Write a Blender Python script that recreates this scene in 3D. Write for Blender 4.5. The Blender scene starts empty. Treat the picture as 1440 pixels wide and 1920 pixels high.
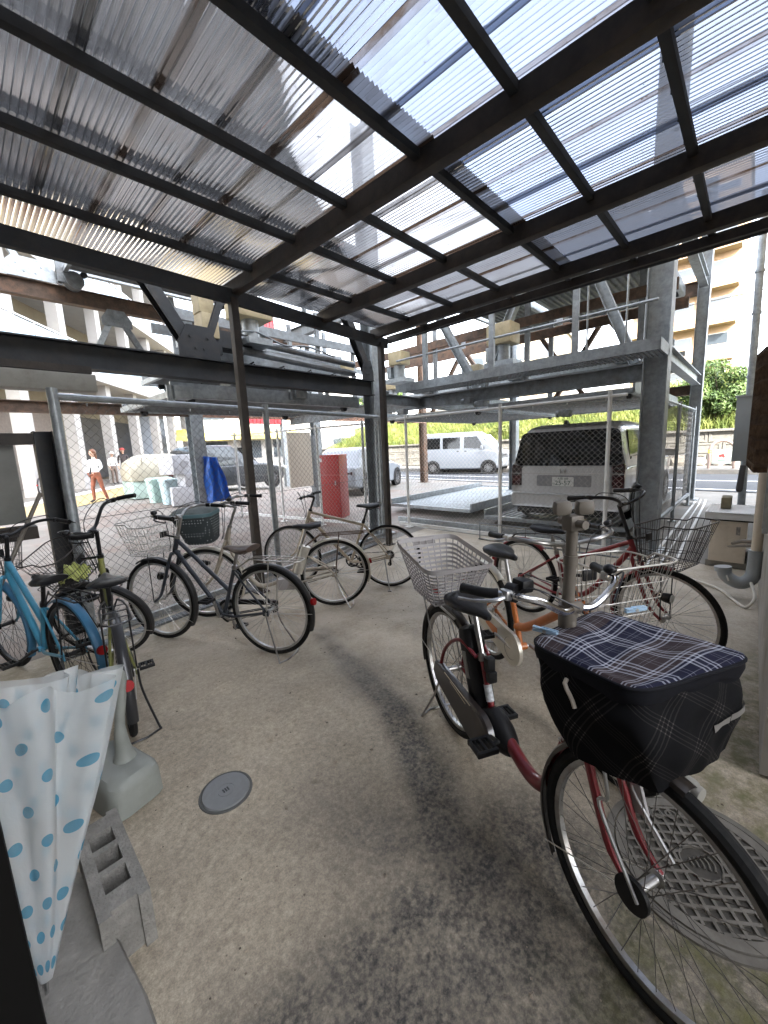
import bpy, bmesh, math, random
from math import sin, cos, pi, radians, sqrt
from mathutils import Vector, Matrix
random.seed(7)
V = Vector
scene = bpy.context.scene
COL = scene.collection

# ---------------------------------------------------------------- camera
FPX, PITCH, ROLL, YAW, EYE = 743.28, 0.159605, -0.044626, 0.753306, V((0, 0, 1.5))
_f = V((cos(PITCH)*cos(YAW), cos(PITCH)*sin(YAW), -sin(PITCH)))
_r0 = V((sin(YAW), -cos(YAW), 0)); _u0 = _r0.cross(_f)
_r = _r0*cos(ROLL) + _u0*sin(ROLL); _u = -_r0*sin(ROLL) + _u0*cos(ROLL)
cam = bpy.data.cameras.new('camera'); camo = bpy.data.objects.new('camera', cam); COL.objects.link(camo)
camo.matrix_world = Matrix(((_r.x, _u.x, -_f.x, EYE.x), (_r.y, _u.y, -_f.y, EYE.y), (_r.z, _u.z, -_f.z, EYE.z), (0, 0, 0, 1)))
cam.sensor_fit = 'AUTO'; cam.sensor_width = 36; cam.lens = 36*FPX/1920
cam.clip_start = 0.02; cam.clip_end = 2000
scene.camera = camo

# ---------------------------------------------------------------- light
SUN_EL, SUN_AZ = radians(35), radians(228)          # direction towards the sun, azimuth from +X
w = bpy.data.worlds.new('World'); scene.world = w; w.use_nodes = True
nt = w.node_tree; nt.nodes.clear()
sky = nt.nodes.new('ShaderNodeTexSky'); sky.sky_type = 'NISHITA'; sky.sun_disc = False
sky.sun_elevation = SUN_EL; sky.sun_rotation = pi/2 - SUN_AZ
sky.air_density = 1.0; sky.dust_density = 3.0; sky.ozone_density = 1.0
bg = nt.nodes.new('ShaderNodeBackground'); bg.inputs[1].default_value = 0.15
wo = nt.nodes.new('ShaderNodeOutputWorld')
hs = nt.nodes.new('ShaderNodeHueSaturation'); hs.inputs['Saturation'].default_value = .36; nt.links.new(sky.outputs[0], hs.inputs['Color']); nt.links.new(hs.outputs[0], bg.inputs[0]); nt.links.new(bg.outputs[0], wo.inputs[0])
sl = bpy.data.lights.new('sun', 'SUN'); sl.energy = 2.0; sl.angle = radians(0.6); sl.color = (1, .93, .82)
so = bpy.data.objects.new('sun', sl); COL.objects.link(so)
so.rotation_euler = V((cos(SUN_EL)*cos(SUN_AZ), cos(SUN_EL)*sin(SUN_AZ), sin(SUN_EL))).to_track_quat('Z', 'Y').to_euler()
so.location = (-20, 0, 30)
scene.view_settings.view_transform = 'Standard'; scene.view_settings.look = 'None'
scene.view_settings.exposure = 3.95; scene.view_settings.gamma = 1.0
scene.cycles.max_bounces = 8; scene.cycles.transparent_max_bounces = 24
scene.cycles.diffuse_bounces = 4; scene.cycles.glossy_bounces = 3; scene.cycles.transmission_bounces = 6
scene.cycles.sample_clamp_indirect = 8.0

# ---------------------------------------------------------------- pixel -> point on a known plane
def ray(px, py): return _f + _r*((px-720)/FPX) - _u*((py-960)/FPX)
def atp(px, py, ax, val):
    d = ray(px, py); return EYE + d*((val-EYE[ax])/d[ax])
def atx(px, py, X): return atp(px, py, 0, X)
def aty(px, py, Y): return atp(px, py, 1, Y)
def atz(px, py, Z=0.0): return atp(px, py, 2, Z)
def S(t): t = max(0.0, min(1.0, t)); return t*t*(3-2*t)
def hgt(x, y):
    return .12*S((x-10.8)/1.2) + (1-S((x-5)/6))*(.3*S((y-8.5)/4) + .012*max(0, y-14))
def atg(px, py):
    z = 0.0
    for _ in range(30):
        p = atz(px, py, z); z = z*.5 + .5*min(hgt(p.x, p.y), 1.2)
    return p

# ---------------------------------------------------------------- materials
MATS = {}
def mat(name, col, rough=.6, metal=0, var=0.0, vs=6.0, dirt=None, ds=3.0, da=.5, bump=0.0, bs=40.0, coat=0, spec=.5, trans=0, stretch=None):
    if name in MATS: return MATS[name]
    m = bpy.data.materials.new(name); m.use_nodes = True; t = m.node_tree; n = t.nodes; l = t.links
    b = n['Principled BSDF']; b.inputs['Roughness'].default_value = rough; b.inputs['Metallic'].default_value = metal
    b.inputs['Coat Weight'].default_value = coat; b.inputs['Specular IOR Level'].default_value = spec
    b.inputs['Transmission Weight'].default_value = trans
    c = (*col, 1); b.inputs['Base Color'].default_value = c
    if var or dirt or bump:
        tc = n.new('ShaderNodeTexCoord'); src = tc.outputs['Object']
        if stretch:
            mp = n.new('ShaderNodeMapping'); mp.inputs['Scale'].default_value = stretch; l.new(src, mp.inputs[0]); src = mp.outputs[0]
    cur = None
    if var:
        no = n.new('ShaderNodeTexNoise'); no.inputs['Scale'].default_value = vs; no.inputs['Detail'].default_value = 6; no.inputs['Roughness'].default_value = .65
        l.new(src, no.inputs[0])
        r = n.new('ShaderNodeValToRGB'); r.color_ramp.elements[0].position = .3; r.color_ramp.elements[1].position = .7
        r.color_ramp.elements[0].color = (*[max(0, x*(1-var)) for x in col], 1); r.color_ramp.elements[1].color = (*[min(1, x*(1+var)) for x in col], 1)
        l.new(no.outputs[0], r.inputs[0]); cur = r.outputs[0]
    if dirt:
        no = n.new('ShaderNodeTexNoise'); no.inputs['Scale'].default_value = ds; no.inputs['Detail'].default_value = 8; no.inputs['Roughness'].default_value = .7
        l.new(src, no.inputs[0])
        r = n.new('ShaderNodeValToRGB'); r.color_ramp.elements[0].position = .48; r.color_ramp.elements[1].position = .7
        r.color_ramp.elements[0].color = (0, 0, 0, 1); r.color_ramp.elements[1].color = (da, da, da, 1)
        l.new(no.outputs[0], r.inputs[0])
        mx = n.new('ShaderNodeMix'); mx.data_type = 'RGBA'; l.new(r.outputs[0], mx.inputs[0])
        if cur: l.new(cur, mx.inputs[6])
        else: mx.inputs[6].default_value = c
        mx.inputs[7].default_value = (*dirt, 1); cur = mx.outputs[2]
    if cur: l.new(cur, b.inputs['Base Color'])
    if bump:
        no = n.new('ShaderNodeTexNoise'); no.inputs['Scale'].default_value = bs; no.inputs['Detail'].default_value = 5
        l.new(src, no.inputs[0]); bp = n.new('ShaderNodeBump'); bp.inputs['Strength'].default_value = bump; bp.inputs['Distance'].default_value = .01
        l.new(no.outputs[0], bp.inputs['Height']); l.new(bp.outputs[0], b.inputs['Normal'])
    MATS[name] = m; return m

def nodes_of(name):
    m = bpy.data.materials.new(name); m.use_nodes = True; MATS[name] = m
    return m, m.node_tree, m.node_tree.nodes, m.node_tree.links, m.node_tree.nodes['Principled BSDF']

steel_brown = mat('brown painted steel', (.032, .025, .021), .6, 0, .35, 9, (.085, .058, .04), 5, .5, .15, 60)
steel_dark = mat('dark blue grey steel', (.022, .025, .029), .65, .0, .3, 6, (.07, .052, .04), 4, .4, .1, 50)
galv = mat('galvanised steel', (.36, .39, .41), .5, .55, .25, 14, (.2, .17, .14), 3, .35, .08, 60)
galv_dark = mat('weathered galvanised steel', (.2, .215, .225), .55, .5, .3, 10, (.13, .1, .08), 3, .5, .1, 50)
rust = mat('rusted steel', (.11, .075, .055), .8, .1, .4, 8, (.2, .1, .055), 4, .7, .2, 40)
rust_pale = mat('faded rust paint', (.4, .24, .17), .75, 0, .25, 8, (.2, .1, .06), 4, .6, .1, 40)
beige_box = mat('yellowed beige plastic', (.5, .42, .26), .55, 0, .12, 6, (.2, .15, .09), 4, .5)
chrome = mat('chromed steel', (.62, .62, .62), .18, 1, .1, 10)
chrome_dull = mat('dulled chrome', (.42, .42, .42), .34, 1, .25, 20, (.2, .13, .08), 18, .5)
alloy = mat('brushed alloy', (.5, .5, .5), .38, .9, .15, 20)
rubber = mat('tyre rubber', (.009, .009, .009), .8, 0, .3, 40, (.05, .046, .042), 12, .45, spec=.25)
blackp = mat('black plastic', (.008, .008, .009), .45, 0, .2, 20, spec=.3)
blackm = mat('black metal', (.018, .018, .02), .38, .3, .2, 20)
leather_b = mat('black vinyl', (.010, .010, .012), .34, 0, .2, 15, bump=.1, bs=150, spec=.35)
leather_br = mat('brown vinyl', (.075, .05, .04), .4, 0, .3, 15, bump=.1, bs=150)
wire_dk = mat('dark coated wire', (.045, .038, .035), .5, .3)
wire_lt = mat('bright steel wire', (.55, .53, .5), .35, .8)
red_paint = mat('deep red bicycle paint', (.2, .010, .016), .28, .15, .15, 5, (.07, .035, .03), 18, .35, coat=.5)
red_paint2 = mat('cherry bicycle paint', (.25, .018, .026), .34, .1, .15, 5, (.1, .05, .04), 16, .4, coat=.3)
orange_paint = mat('orange bicycle paint', (.55, .16, .03), .38, 0, .12, 5, (.2, .1, .05), 16, .4, coat=.2)
cream_paint = mat('cream bicycle paint', (.62, .53, .4), .4, 0, .1, 5, (.3, .22, .15), 14, .4, coat=.2)
champ_paint = mat('champagne bicycle paint', (.45, .4, .33), .4, .2, .1, 5, (.2, .15, .1), 14, .45, coat=.2)
navy_paint = mat('dark navy bicycle paint', (.028, .034, .045), .35, .1, .2, 8, coat=.3)
blue_paint = mat('light blue bicycle paint', (.06, .3, .46), .36, .2, .12, 5, (.1, .16, .18), 14, .35, coat=.3)
blue_dull = mat('dull blue fender paint', (.04, .15, .27), .4, .1, .15, 5)
olive_paint = mat('olive yellow bicycle paint', (.2, .2, .05), .45, 0, .2, 8, (.02, .02, .018), 9, .9)
black_paint = mat('black bicycle paint', (.02, .02, .022), .35, .1, .2, 8, coat=.2)
silver_plate = mat('silver chain cover paint', (.62, .59, .52), .32, .35, .08, 6, (.3, .25, .2), 12, .35)
reflector_red = mat('red reflector', (.28, .006, .008), .45, 0, spec=.2)
grey_plastic = mat('grey basket plastic', (.42, .4, .4), .45, 0, .06, 8)
beige_plastic = mat('greyish beige plastic', (.16, .14, .115), .5, 0, .12, 10, (.1, .08, .06), 10, .5)
lens = mat('clear lamp lens', (.7, .7, .68), .12, 0, coat=1)
white_paint = mat('white paint', (.72, .72, .7), .45, 0, .05, 6, (.4, .37, .33), 5, .4)
glass_dk = mat('tinted glass', (.008, .009, .01), .05, 0, spec=.4)

# ---------------------------------------------------------------- mesh builder
class MB:
    def __init__(s): s.v = []; s.f = []; s.m = []; s.mi = 0; s.T = None
    def add(s, vs, fs):
        o = len(s.v)
        if s.T is not None: vs = [s.T @ V(p) for p in vs]
        s.v += [tuple(p) for p in vs]; s.f += [tuple(i+o for i in f) for f in fs]; s.m += [s.mi]*len(fs); return s
    def box(s, c, d, R=None, bev=0.0, taper=None):
        hx, hy, hz = d[0]/2, d[1]/2, d[2]/2
        if bev <= 0:
            vs = [V((x*hx*(taper[0] if taper and z > 0 else 1), y*hy*(taper[1] if taper and z > 0 else 1), z*hz)) for z in (-1, 1) for y in (-1, 1) for x in (-1, 1)]
            fs = [(0, 2, 3, 1), (4, 5, 7, 6), (0, 1, 5, 4), (2, 6, 7, 3), (0, 4, 6, 2), (1, 3, 7, 5)]
        else:
            bm = bmesh.new(); bmesh.ops.create_cube(bm, size=1)
            for q in bm.verts:
                k = taper if (taper and q.co.z > 0) else (1, 1)
                q.co = V((q.co.x*d[0]*k[0], q.co.y*d[1]*k[1], q.co.z*d[2]))
            bmesh.ops.bevel(bm, geom=bm.edges[:], offset=min(bev, min(d)*.45), segments=2, affect='EDGES', profile=.6)
            bm.verts.index_update(); vs = [q.co.copy() for q in bm.verts]; fs = [[q.index for q in f.verts] for f in bm.faces]; bm.free()
        if R is not None: vs = [R @ p for p in vs]
        c = V(c); return s.add([p+c for p in vs], fs)
    def beam(s, a, b, w, h=None, up=(0, 0, 1), bev=0.0):
        a, b = V(a), V(b); d = (b-a); L = d.length; z = d.normalized(); u = V(up)
        if abs(z.dot(u)) > .98: u = V((1, 0, 0))
        x = u.cross(z).normalized(); y = z.cross(x)
        R = Matrix((x, y, z)).transposed()
        return s.box((a+b)/2, (w, h or w, L), R, bev)
    def ibeam(s, a, b, W, Hh, t=.012, up=(0, 0, 1)):
        a, b = V(a), V(b); d = (b-a); L = d.length; z = d.normalized(); u = V(up)
        if abs(z.dot(u)) > .98: u = V((1, 0, 0))
        x = u.cross(z).normalized(); y = z.cross(x); R = Matrix((x, y, z)).transposed(); c = (a+b)/2
        s.box(c, (t, Hh-2*t, L), R); s.box(c+y*(Hh/2-t/2), (W, t, L), R); return s.box(c-y*(Hh/2-t/2), (W, t, L), R)
    def tube(s, pts, r, n=8, closed=False, cap=True):
        pts = [V(p) for p in pts]; N = len(pts)
        rr = r if isinstance(r, (list, tuple)) else [r]*N
        tang = []
        for i in range(N):
            if closed: t = pts[(i+1) % N]-pts[i-1]
            else: t = pts[min(i+1, N-1)]-pts[max(i-1, 0)]
            tang.append(t.normalized() if t.length > 1e-9 else V((0, 0, 1)))
        u = V((0, 0, 1)) if abs(tang[0].z) < .9 else V((1, 0, 0))
        x = u.cross(tang[0]).normalized(); vs = []
        for i in range(N):
            x = (x - tang[i]*x.dot(tang[i])).normalized(); y = tang[i].cross(x)
            for k in range(n):
                a = 2*pi*k/n; vs.append(pts[i]+(x*cos(a)+y*sin(a))*rr[i])
        fs = []
        for i in range(N if closed else N-1):
            j = (i+1) % N
            for k in range(n): fs.append((i*n+k, i*n+(k+1) % n, j*n+(k+1) % n, j*n+k))
        if cap and not closed: fs.append(tuple(range(n-1, -1, -1))); fs.append(tuple((N-1)*n+k for k in range(n)))
        return s.add(vs, fs)
    def cyl(s, a, b, r, n=12, r2=None): return s.tube([a, b], [r, r if r2 is None else r2], n)
    def lathe(s, prof, n=24, M=None, ang=2*pi):          # prof: (radius, z); axis z
        vs = []; P = len(prof); full = abs(ang-2*pi) < 1e-6; K = n if full else n+1
        for k in range(K):
            a = ang*k/n
            for (r, z) in prof: vs.append(V((r*cos(a), r*sin(a), z)))
        fs = []
        for k in range(n):
            j = (k+1) % K
            for i in range(P-1): fs.append((k*P+i, j*P+i, j*P+i+1, k*P+i+1))
        if M is not None: vs = [M @ p for p in vs]
        return s.add(vs, fs)
    def grid(s, P):                                     # P[i][j] points
        nu, nv = len(P), len(P[0])
        return s.add([p for row in P for p in row], [(i*nv+j, (i+1)*nv+j, (i+1)*nv+j+1, i*nv+j+1) for i in range(nu-1) for j in range(nv-1)])
    def loft(s, loops, cap=True):
        n = len(loops[0]); fs = []
        for i in range(len(loops)-1):
            for k in range(n): fs.append((i*n+k, i*n+(k+1) % n, (i+1)*n+(k+1) % n, (i+1)*n+k))
        if cap: fs.append(tuple(range(n-1, -1, -1))); fs.append(tuple((len(loops)-1)*n+k for k in range(n)))
        return s.add([p for L in loops for p in L], fs)
    def prism(s, poly, d):                              # poly: 3-D points, extruded by vector d
        d = V(d); P = [V(p) for p in poly]; return s.loft([P, [p+d for p in P]])
    def sphere(s, c, r, n=12, sc=(1, 1, 1)):
        c = V(c); h = max(4, n//2)
        return s.add(*_sph(c, r, n, h, sc))
    def build(s, name, m, parent=None, smooth=True, ang=35, uv=None):
        me = bpy.data.meshes.new(name); me.from_pydata(s.v, [], s.f)
        for q in (m if isinstance(m, (list, tuple)) else [m]): me.materials.append(q)
        if isinstance(m, (list, tuple)): me.polygons.foreach_set('material_index', s.m)
        me.validate(); me.update()
        if smooth and len(me.polygons):
            me.polygons.foreach_set('use_smooth', [True]*len(me.polygons)); me.set_sharp_from_angle(angle=radians(ang))
        o = bpy.data.objects.new(name, me); COL.objects.link(o)
        if parent: o.parent = parent
        return o
def _sph(c, r, n, h, sc):
    vs = [c+V((0, 0, -r*sc[2]))]; fs = []
    for i in range(1, h):
        a = -pi/2+pi*i/h
        for k in range(n): b = 2*pi*k/n; vs.append(c+V((r*sc[0]*cos(a)*cos(b), r*sc[1]*cos(a)*sin(b), r*sc[2]*sin(a))))
    vs.append(c+V((0, 0, r*sc[2]))); T = len(vs)-1
    for k in range(n): fs.append((0, 1+(k+1) % n, 1+k)); fs.append((T, T-n+k, T-n+(k+1) % n))
    for i in range(h-2):
        for k in range(n): fs.append((1+i*n+k, 1+i*n+(k+1) % n, 1+(i+1)*n+(k+1) % n, 1+(i+1)*n+k))
    return vs, fs
def curve(P, n=8, closed=False):                        # Catmull-Rom through points
    P = [V(p) for p in P]; N = len(P); out = []
    for i in range(N if closed else N-1):
        p0 = P[i-1] if (closed or i > 0) else P[0]*2-P[1]; p1 = P[i]; p2 = P[(i+1) % N]
        p3 = P[(i+2) % N] if (closed or i+2 < N) else p2*2-p1
        for k in range(n):
            t = k/n; out.append(.5*((2*p1)+(p2-p0)*t+(2*p0-5*p1+4*p2-p3)*t*t+(3*p1-p0-3*p2+p3)*t**3))
    if not closed: out.append(P[-1])
    return out
def tag(o, label=None, cat=None, group=None, kind=None):
    if label: o['label'] = label
    if cat: o['category'] = cat
    if group: o['group'] = group
    if kind: o['kind'] = kind
    return o
def thing(name, label, cat, loc=(0, 0, 0), group=None, M=None):
    o = bpy.data.objects.new(name, None); COL.objects.link(o); o.empty_display_size = .2
    if M is not None: o.matrix_world = M
    else: o.location = loc
    return tag(o, label, cat, group)
def text(s, name, m, M, size, parent=None, depth=.0008, align='CENTER', sx=1.0):
    cu = bpy.data.curves.new(name, 'FONT'); cu.body = s; cu.size = size; cu.align_x = align; cu.align_y = 'CENTER'; cu.extrude = depth
    t = bpy.data.objects.new(name, cu); COL.objects.link(t)
    dg = bpy.context.evaluated_depsgraph_get(); me = bpy.data.meshes.new_from_object(t.evaluated_get(dg))
    bpy.data.objects.remove(t); bpy.data.curves.remove(cu)
    me.transform(M @ Matrix.Diagonal((sx, 1, 1, 1))); me.materials.clear(); me.materials.append(m)
    o = bpy.data.objects.new(name, me); COL.objects.link(o)
    if parent: o.parent = parent
    return o
def frame(x, y, z, o):                                  # matrix from axes and origin
    x, y, z, o = V(x), V(y), V(z), V(o)
    return Matrix(((x.x, y.x, z.x, o.x), (x.y, y.y, z.y, o.y), (x.z, y.z, z.z, o.z), (0, 0, 0, 1)))
def chain_link(mb, P0, P1, z0, z1, p=.037, r=.0016, n=3):
    P0, P1 = V(P0), V(P1); d = P1-P0; L = d.length; d.normalize(); nrm = V((-d.y, d.x, 0)); cnt = int(L/p); st = int((z1-z0)/p)
    for i in range(cnt):
        pts = []
        for k in range(st+1):
            s_ = (i + ((k+i) % 2))*p
            off = .003 if (k+i) % 2 else -.003
            pts.append(P0+d*s_+nrm*off+V((0, 0, z0+k*p)))
        mb.tube(pts, r, n, cap=False)
    return mb
# ================================================================ SETTING
def floor_mat():
    m, t, n, l, b = nodes_of('stained concrete floor')
    tc = n.new('ShaderNodeTexCoord')
    def noise(sc, det=8, ro=.65):
        q = n.new('ShaderNodeTexNoise'); q.inputs['Scale'].default_value = sc; q.inputs['Detail'].default_value = det; q.inputs['Roughness'].default_value = ro
        l.new(tc.outputs['Object'], q.inputs[0]); return q.outputs[0]
    def ramp(src, a, b_, ca, cb):
        r = n.new('ShaderNodeValToRGB'); r.color_ramp.elements[0].position = a; r.color_ramp.elements[1].position = b_
        r.color_ramp.elements[0].color = (*ca, 1); r.color_ramp.elements[1].color = (*cb, 1); l.new(src, r.inputs[0]); return r.outputs[0]
    def mix(f, a, c, mode='MIX'):
        x = n.new('ShaderNodeMix'); x.data_type = 'RGBA'; x.blend_type = mode
        for i, q in ((0, f), (6, a), (7, c)):
            if hasattr(q, 'links'): l.new(q, x.inputs[i])
            else: x.inputs[i].default_value = q if i == 0 else (*q, 1)
        return x.outputs[2]
    def mth(op, a, c):
        x = n.new('ShaderNodeMath'); x.operation = op; x.use_clamp = op in ('ADD', 'MULTIPLY')
        for i, q in ((0, a), (1, c)):
            if hasattr(q, 'links'): l.new(q, x.inputs[i])
            else: x.inputs[i].default_value = q
        return x.outputs[0]
    base = ramp(noise(1.3), .3, .72, (.295, .246, .184), (.525, .448, .335))
    grit = ramp(noise(170, 4, .85), .38, .64, (.56,)*3, (1.25,)*3); base = mix(.6, base, grit, 'MULTIPLY')
    fine = ramp(noise(38, 6, .75), .32, .7, (.62, .62, .62), (1.18, 1.18, 1.18)); base = mix(1.0, base, fine, 'MULTIPLY')
    spots = ramp(noise(7, 3, .5), .66, .73, (1, 1, 1), (.72, .69, .65)); base = mix(1.0, base, spots, 'MULTIPLY')
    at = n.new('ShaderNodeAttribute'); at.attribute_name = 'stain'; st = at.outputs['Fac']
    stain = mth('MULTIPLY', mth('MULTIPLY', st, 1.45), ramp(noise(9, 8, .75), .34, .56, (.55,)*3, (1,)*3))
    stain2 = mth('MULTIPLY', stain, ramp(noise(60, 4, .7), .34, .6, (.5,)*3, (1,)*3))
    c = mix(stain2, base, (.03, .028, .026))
    at2 = n.new('ShaderNodeAttribute'); at2.attribute_name = 'moss'
    moss = mth('MULTIPLY', at2.outputs['Fac'], ramp(noise(9, 8, .7), .42, .62, (0,)*3, (1,)*3))
    c = mix(moss, c, (.11, .105, .035))
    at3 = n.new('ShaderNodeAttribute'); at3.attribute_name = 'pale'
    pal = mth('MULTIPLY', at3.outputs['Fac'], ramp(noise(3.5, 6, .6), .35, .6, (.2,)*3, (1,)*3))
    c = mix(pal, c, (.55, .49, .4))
    l.new(c, b.inputs['Base Color']); b.inputs['Roughness'].default_value = .62
    rr = ramp(noise(5), .3, .7, (.5,)*3, (.8,)*3); l.new(rr, b.inputs['Roughness'])
    bp = n.new('ShaderNodeBump'); bp.inputs['Strength'].default_value = .6; bp.inputs['Distance'].default_value = .006
    l.new(mth('ADD', noise(55, 6, .7), mth('MULTIPLY', noise(6, 4), .5)), bp.inputs['Height']); l.new(bp.outputs[0], b.inputs['Normal'])
    return m
def seg_d(p, a, b):
    ab = b-a; t = max(0, min(1, (p-a).dot(ab)/ab.dot(ab))); return (p-(a+ab*t)).length
def make_floor():
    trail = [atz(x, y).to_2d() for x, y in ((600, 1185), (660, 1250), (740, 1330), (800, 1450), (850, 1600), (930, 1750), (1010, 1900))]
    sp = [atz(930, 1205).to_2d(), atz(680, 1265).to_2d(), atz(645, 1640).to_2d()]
    x0, x1, y0, y1, st = -1.2, 5.75, -1.6, 3.86, .045
    nx, ny = int((x1-x0)/st)+1, int((y1-y0)/st)+1
    mb = MB(); P = [[V((x0+(x1-x0)*i/(nx-1), y0+(y1-y0+.1*i/(nx-1)*5)*j/(ny-1), 0.004)) for j in range(ny)] for i in range(nx)]
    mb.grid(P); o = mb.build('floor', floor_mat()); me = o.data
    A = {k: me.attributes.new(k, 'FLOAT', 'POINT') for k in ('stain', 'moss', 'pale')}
    ws = (.08, .1, .12, .14, .17, .2, .24)
    for i, v in enumerate(me.vertices):
        p = v.co.to_2d(); s = 0
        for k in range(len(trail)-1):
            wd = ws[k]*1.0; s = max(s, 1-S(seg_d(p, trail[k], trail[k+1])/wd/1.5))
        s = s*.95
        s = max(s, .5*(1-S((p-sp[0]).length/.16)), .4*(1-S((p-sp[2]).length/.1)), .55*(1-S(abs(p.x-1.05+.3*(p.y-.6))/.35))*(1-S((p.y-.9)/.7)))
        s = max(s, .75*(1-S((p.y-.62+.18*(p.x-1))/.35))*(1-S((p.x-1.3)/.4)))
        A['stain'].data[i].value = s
        A['moss'].data[i].value = .9*(1-S((p.y+.1)/.55))*(1-S((p.x-3.0)/1.2)) + .7*S((p.y-3.35)/.3)*(1-S((p.x-3)/1))
        A['pale'].data[i].value = .65*S((p.x+p.y-2.6)/2.2)  # brighter light at the open far side, painted as a paler floor
    return tag(o, kind='structure')
make_floor()

asphalt = mat('road asphalt', (.042, .046, .053), .8, 0, .2, 30, (.09, .09, .09), 1.2, .5, .25, 90)
ground_m = mat('yard concrete', (.2, .188, .168), .8, 0, .18, 3, (.2, .15, .11), 1.2, .5, .2, 50)
pit_m = mat('rust stained concrete', (.22, .195, .17), .8, 0, .22, 2.5, (.2, .11, .075), 1.1, .6, .2, 40)
pave_m = mat('pavement slabs', (.14, .135, .125), .8, 0, .15, 6, (.22, .2, .17), 2, .4, .2, 60)
line_m = mat('white road paint', (.75, .75, .74), .7, 0, .1, 12, (.4, .4, .4), 8, .5)
grass_soil = mat('grassy soil', (.06, .085, .02), .9, 0, .4, 3, (.12, .11, .04), 1.5, .6, .3, 20)
def ground():
    xs = [-150, -60, -30, -15, -8, -4, -2] + [i*.75 for i in range(0, 36)] + [30, 40, 60, 100, 200]
    ys = [-150, -60, -20, -8, -4, -2] + [i*.75 for i in range(0, 50)] + [45, 60, 90, 150, 250]
    mb = MB(); mb.grid([[V((x, y, hgt(x, y)-.006)) for y in ys] for x in xs])
    tag(mb.build('ground', ground_m), kind='structure')
ground()
def strip(name, xf0, xf1, ya, yb, m, dz, n=60):
    mb = MB(); mb.grid([[V((xf0(y)+(xf1(y)-xf0(y))*u/6, y, hgt(xf0(y)+(xf1(y)-xf0(y))*u/6, y)+dz)) for y in [ya+(yb-ya)*i/n for i in range(n+1)]] for u in range(7)])
    return tag(mb.build(name, m), kind='structure')
near_e = lambda y: 12.3+.1*y; far_e = lambda y: 17.6
strip('road', near_e, far_e, -60, 70, asphalt, .01)
strip('road_edge_line', lambda y: near_e(y)+.25, lambda y: near_e(y)+.4, -60, 70, line_m, .016)
strip('road_centre_line', lambda y: 15.0, lambda y: 15.12, -60, 70, line_m, .016)
mb = MB(); mb.grid([[V((x, y, .13+ (.14 if x > 17.7 else 0)+.004)) for y in (-60, 0, 30, 70)] for x in (17.6, 17.75, 20.2)]); mb.box((17.67, 5, .2), (.15, 130, .17)); tag(mb.build('pavement', pave_m), kind='structure')
mb = MB(); mb.grid([[V((x, y, hgt(x, y)+.002)) for y in [3.95+.12*x/1+ .75*j for j in range(12)]] for x in [-1+.7*i for i in range(18)]]); tag(mb.build('yard', pit_m), kind='structure')

# far pavement along the side street on the left: yellowish tactile strip and kerb
ld = V((.61, .79, 0)).normalized(); ln = V((.79, -.61, 0)); lo = V((1.73, 17.5, 0))
def lf(t, s, z=0): p = lo+ld*t+ln*s; return V((p.x, p.y, min(hgt(p.x, p.y), .9)+z))
warm_pave = mat('warm tinted paving', (.46, .34, .16), .8, 0, .12, 3)
mb = MB(); mb.grid([[lf(t, s, .01) for s in (1.2, 2.0, 2.9)] for t in range(-14, 34, 2)]); tag(mb.build('side_street_paving', warm_pave), kind='structure')
mb = MB(); mb.grid([[lf(t, s, .02) for s in (.55, 1.2)] for t in range(-14, 34, 2)]); tag(mb.build('kerb', mat('pale kerb stone', (.6, .58, .54), .8, 0, .1, 5)), kind='structure')

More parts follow.
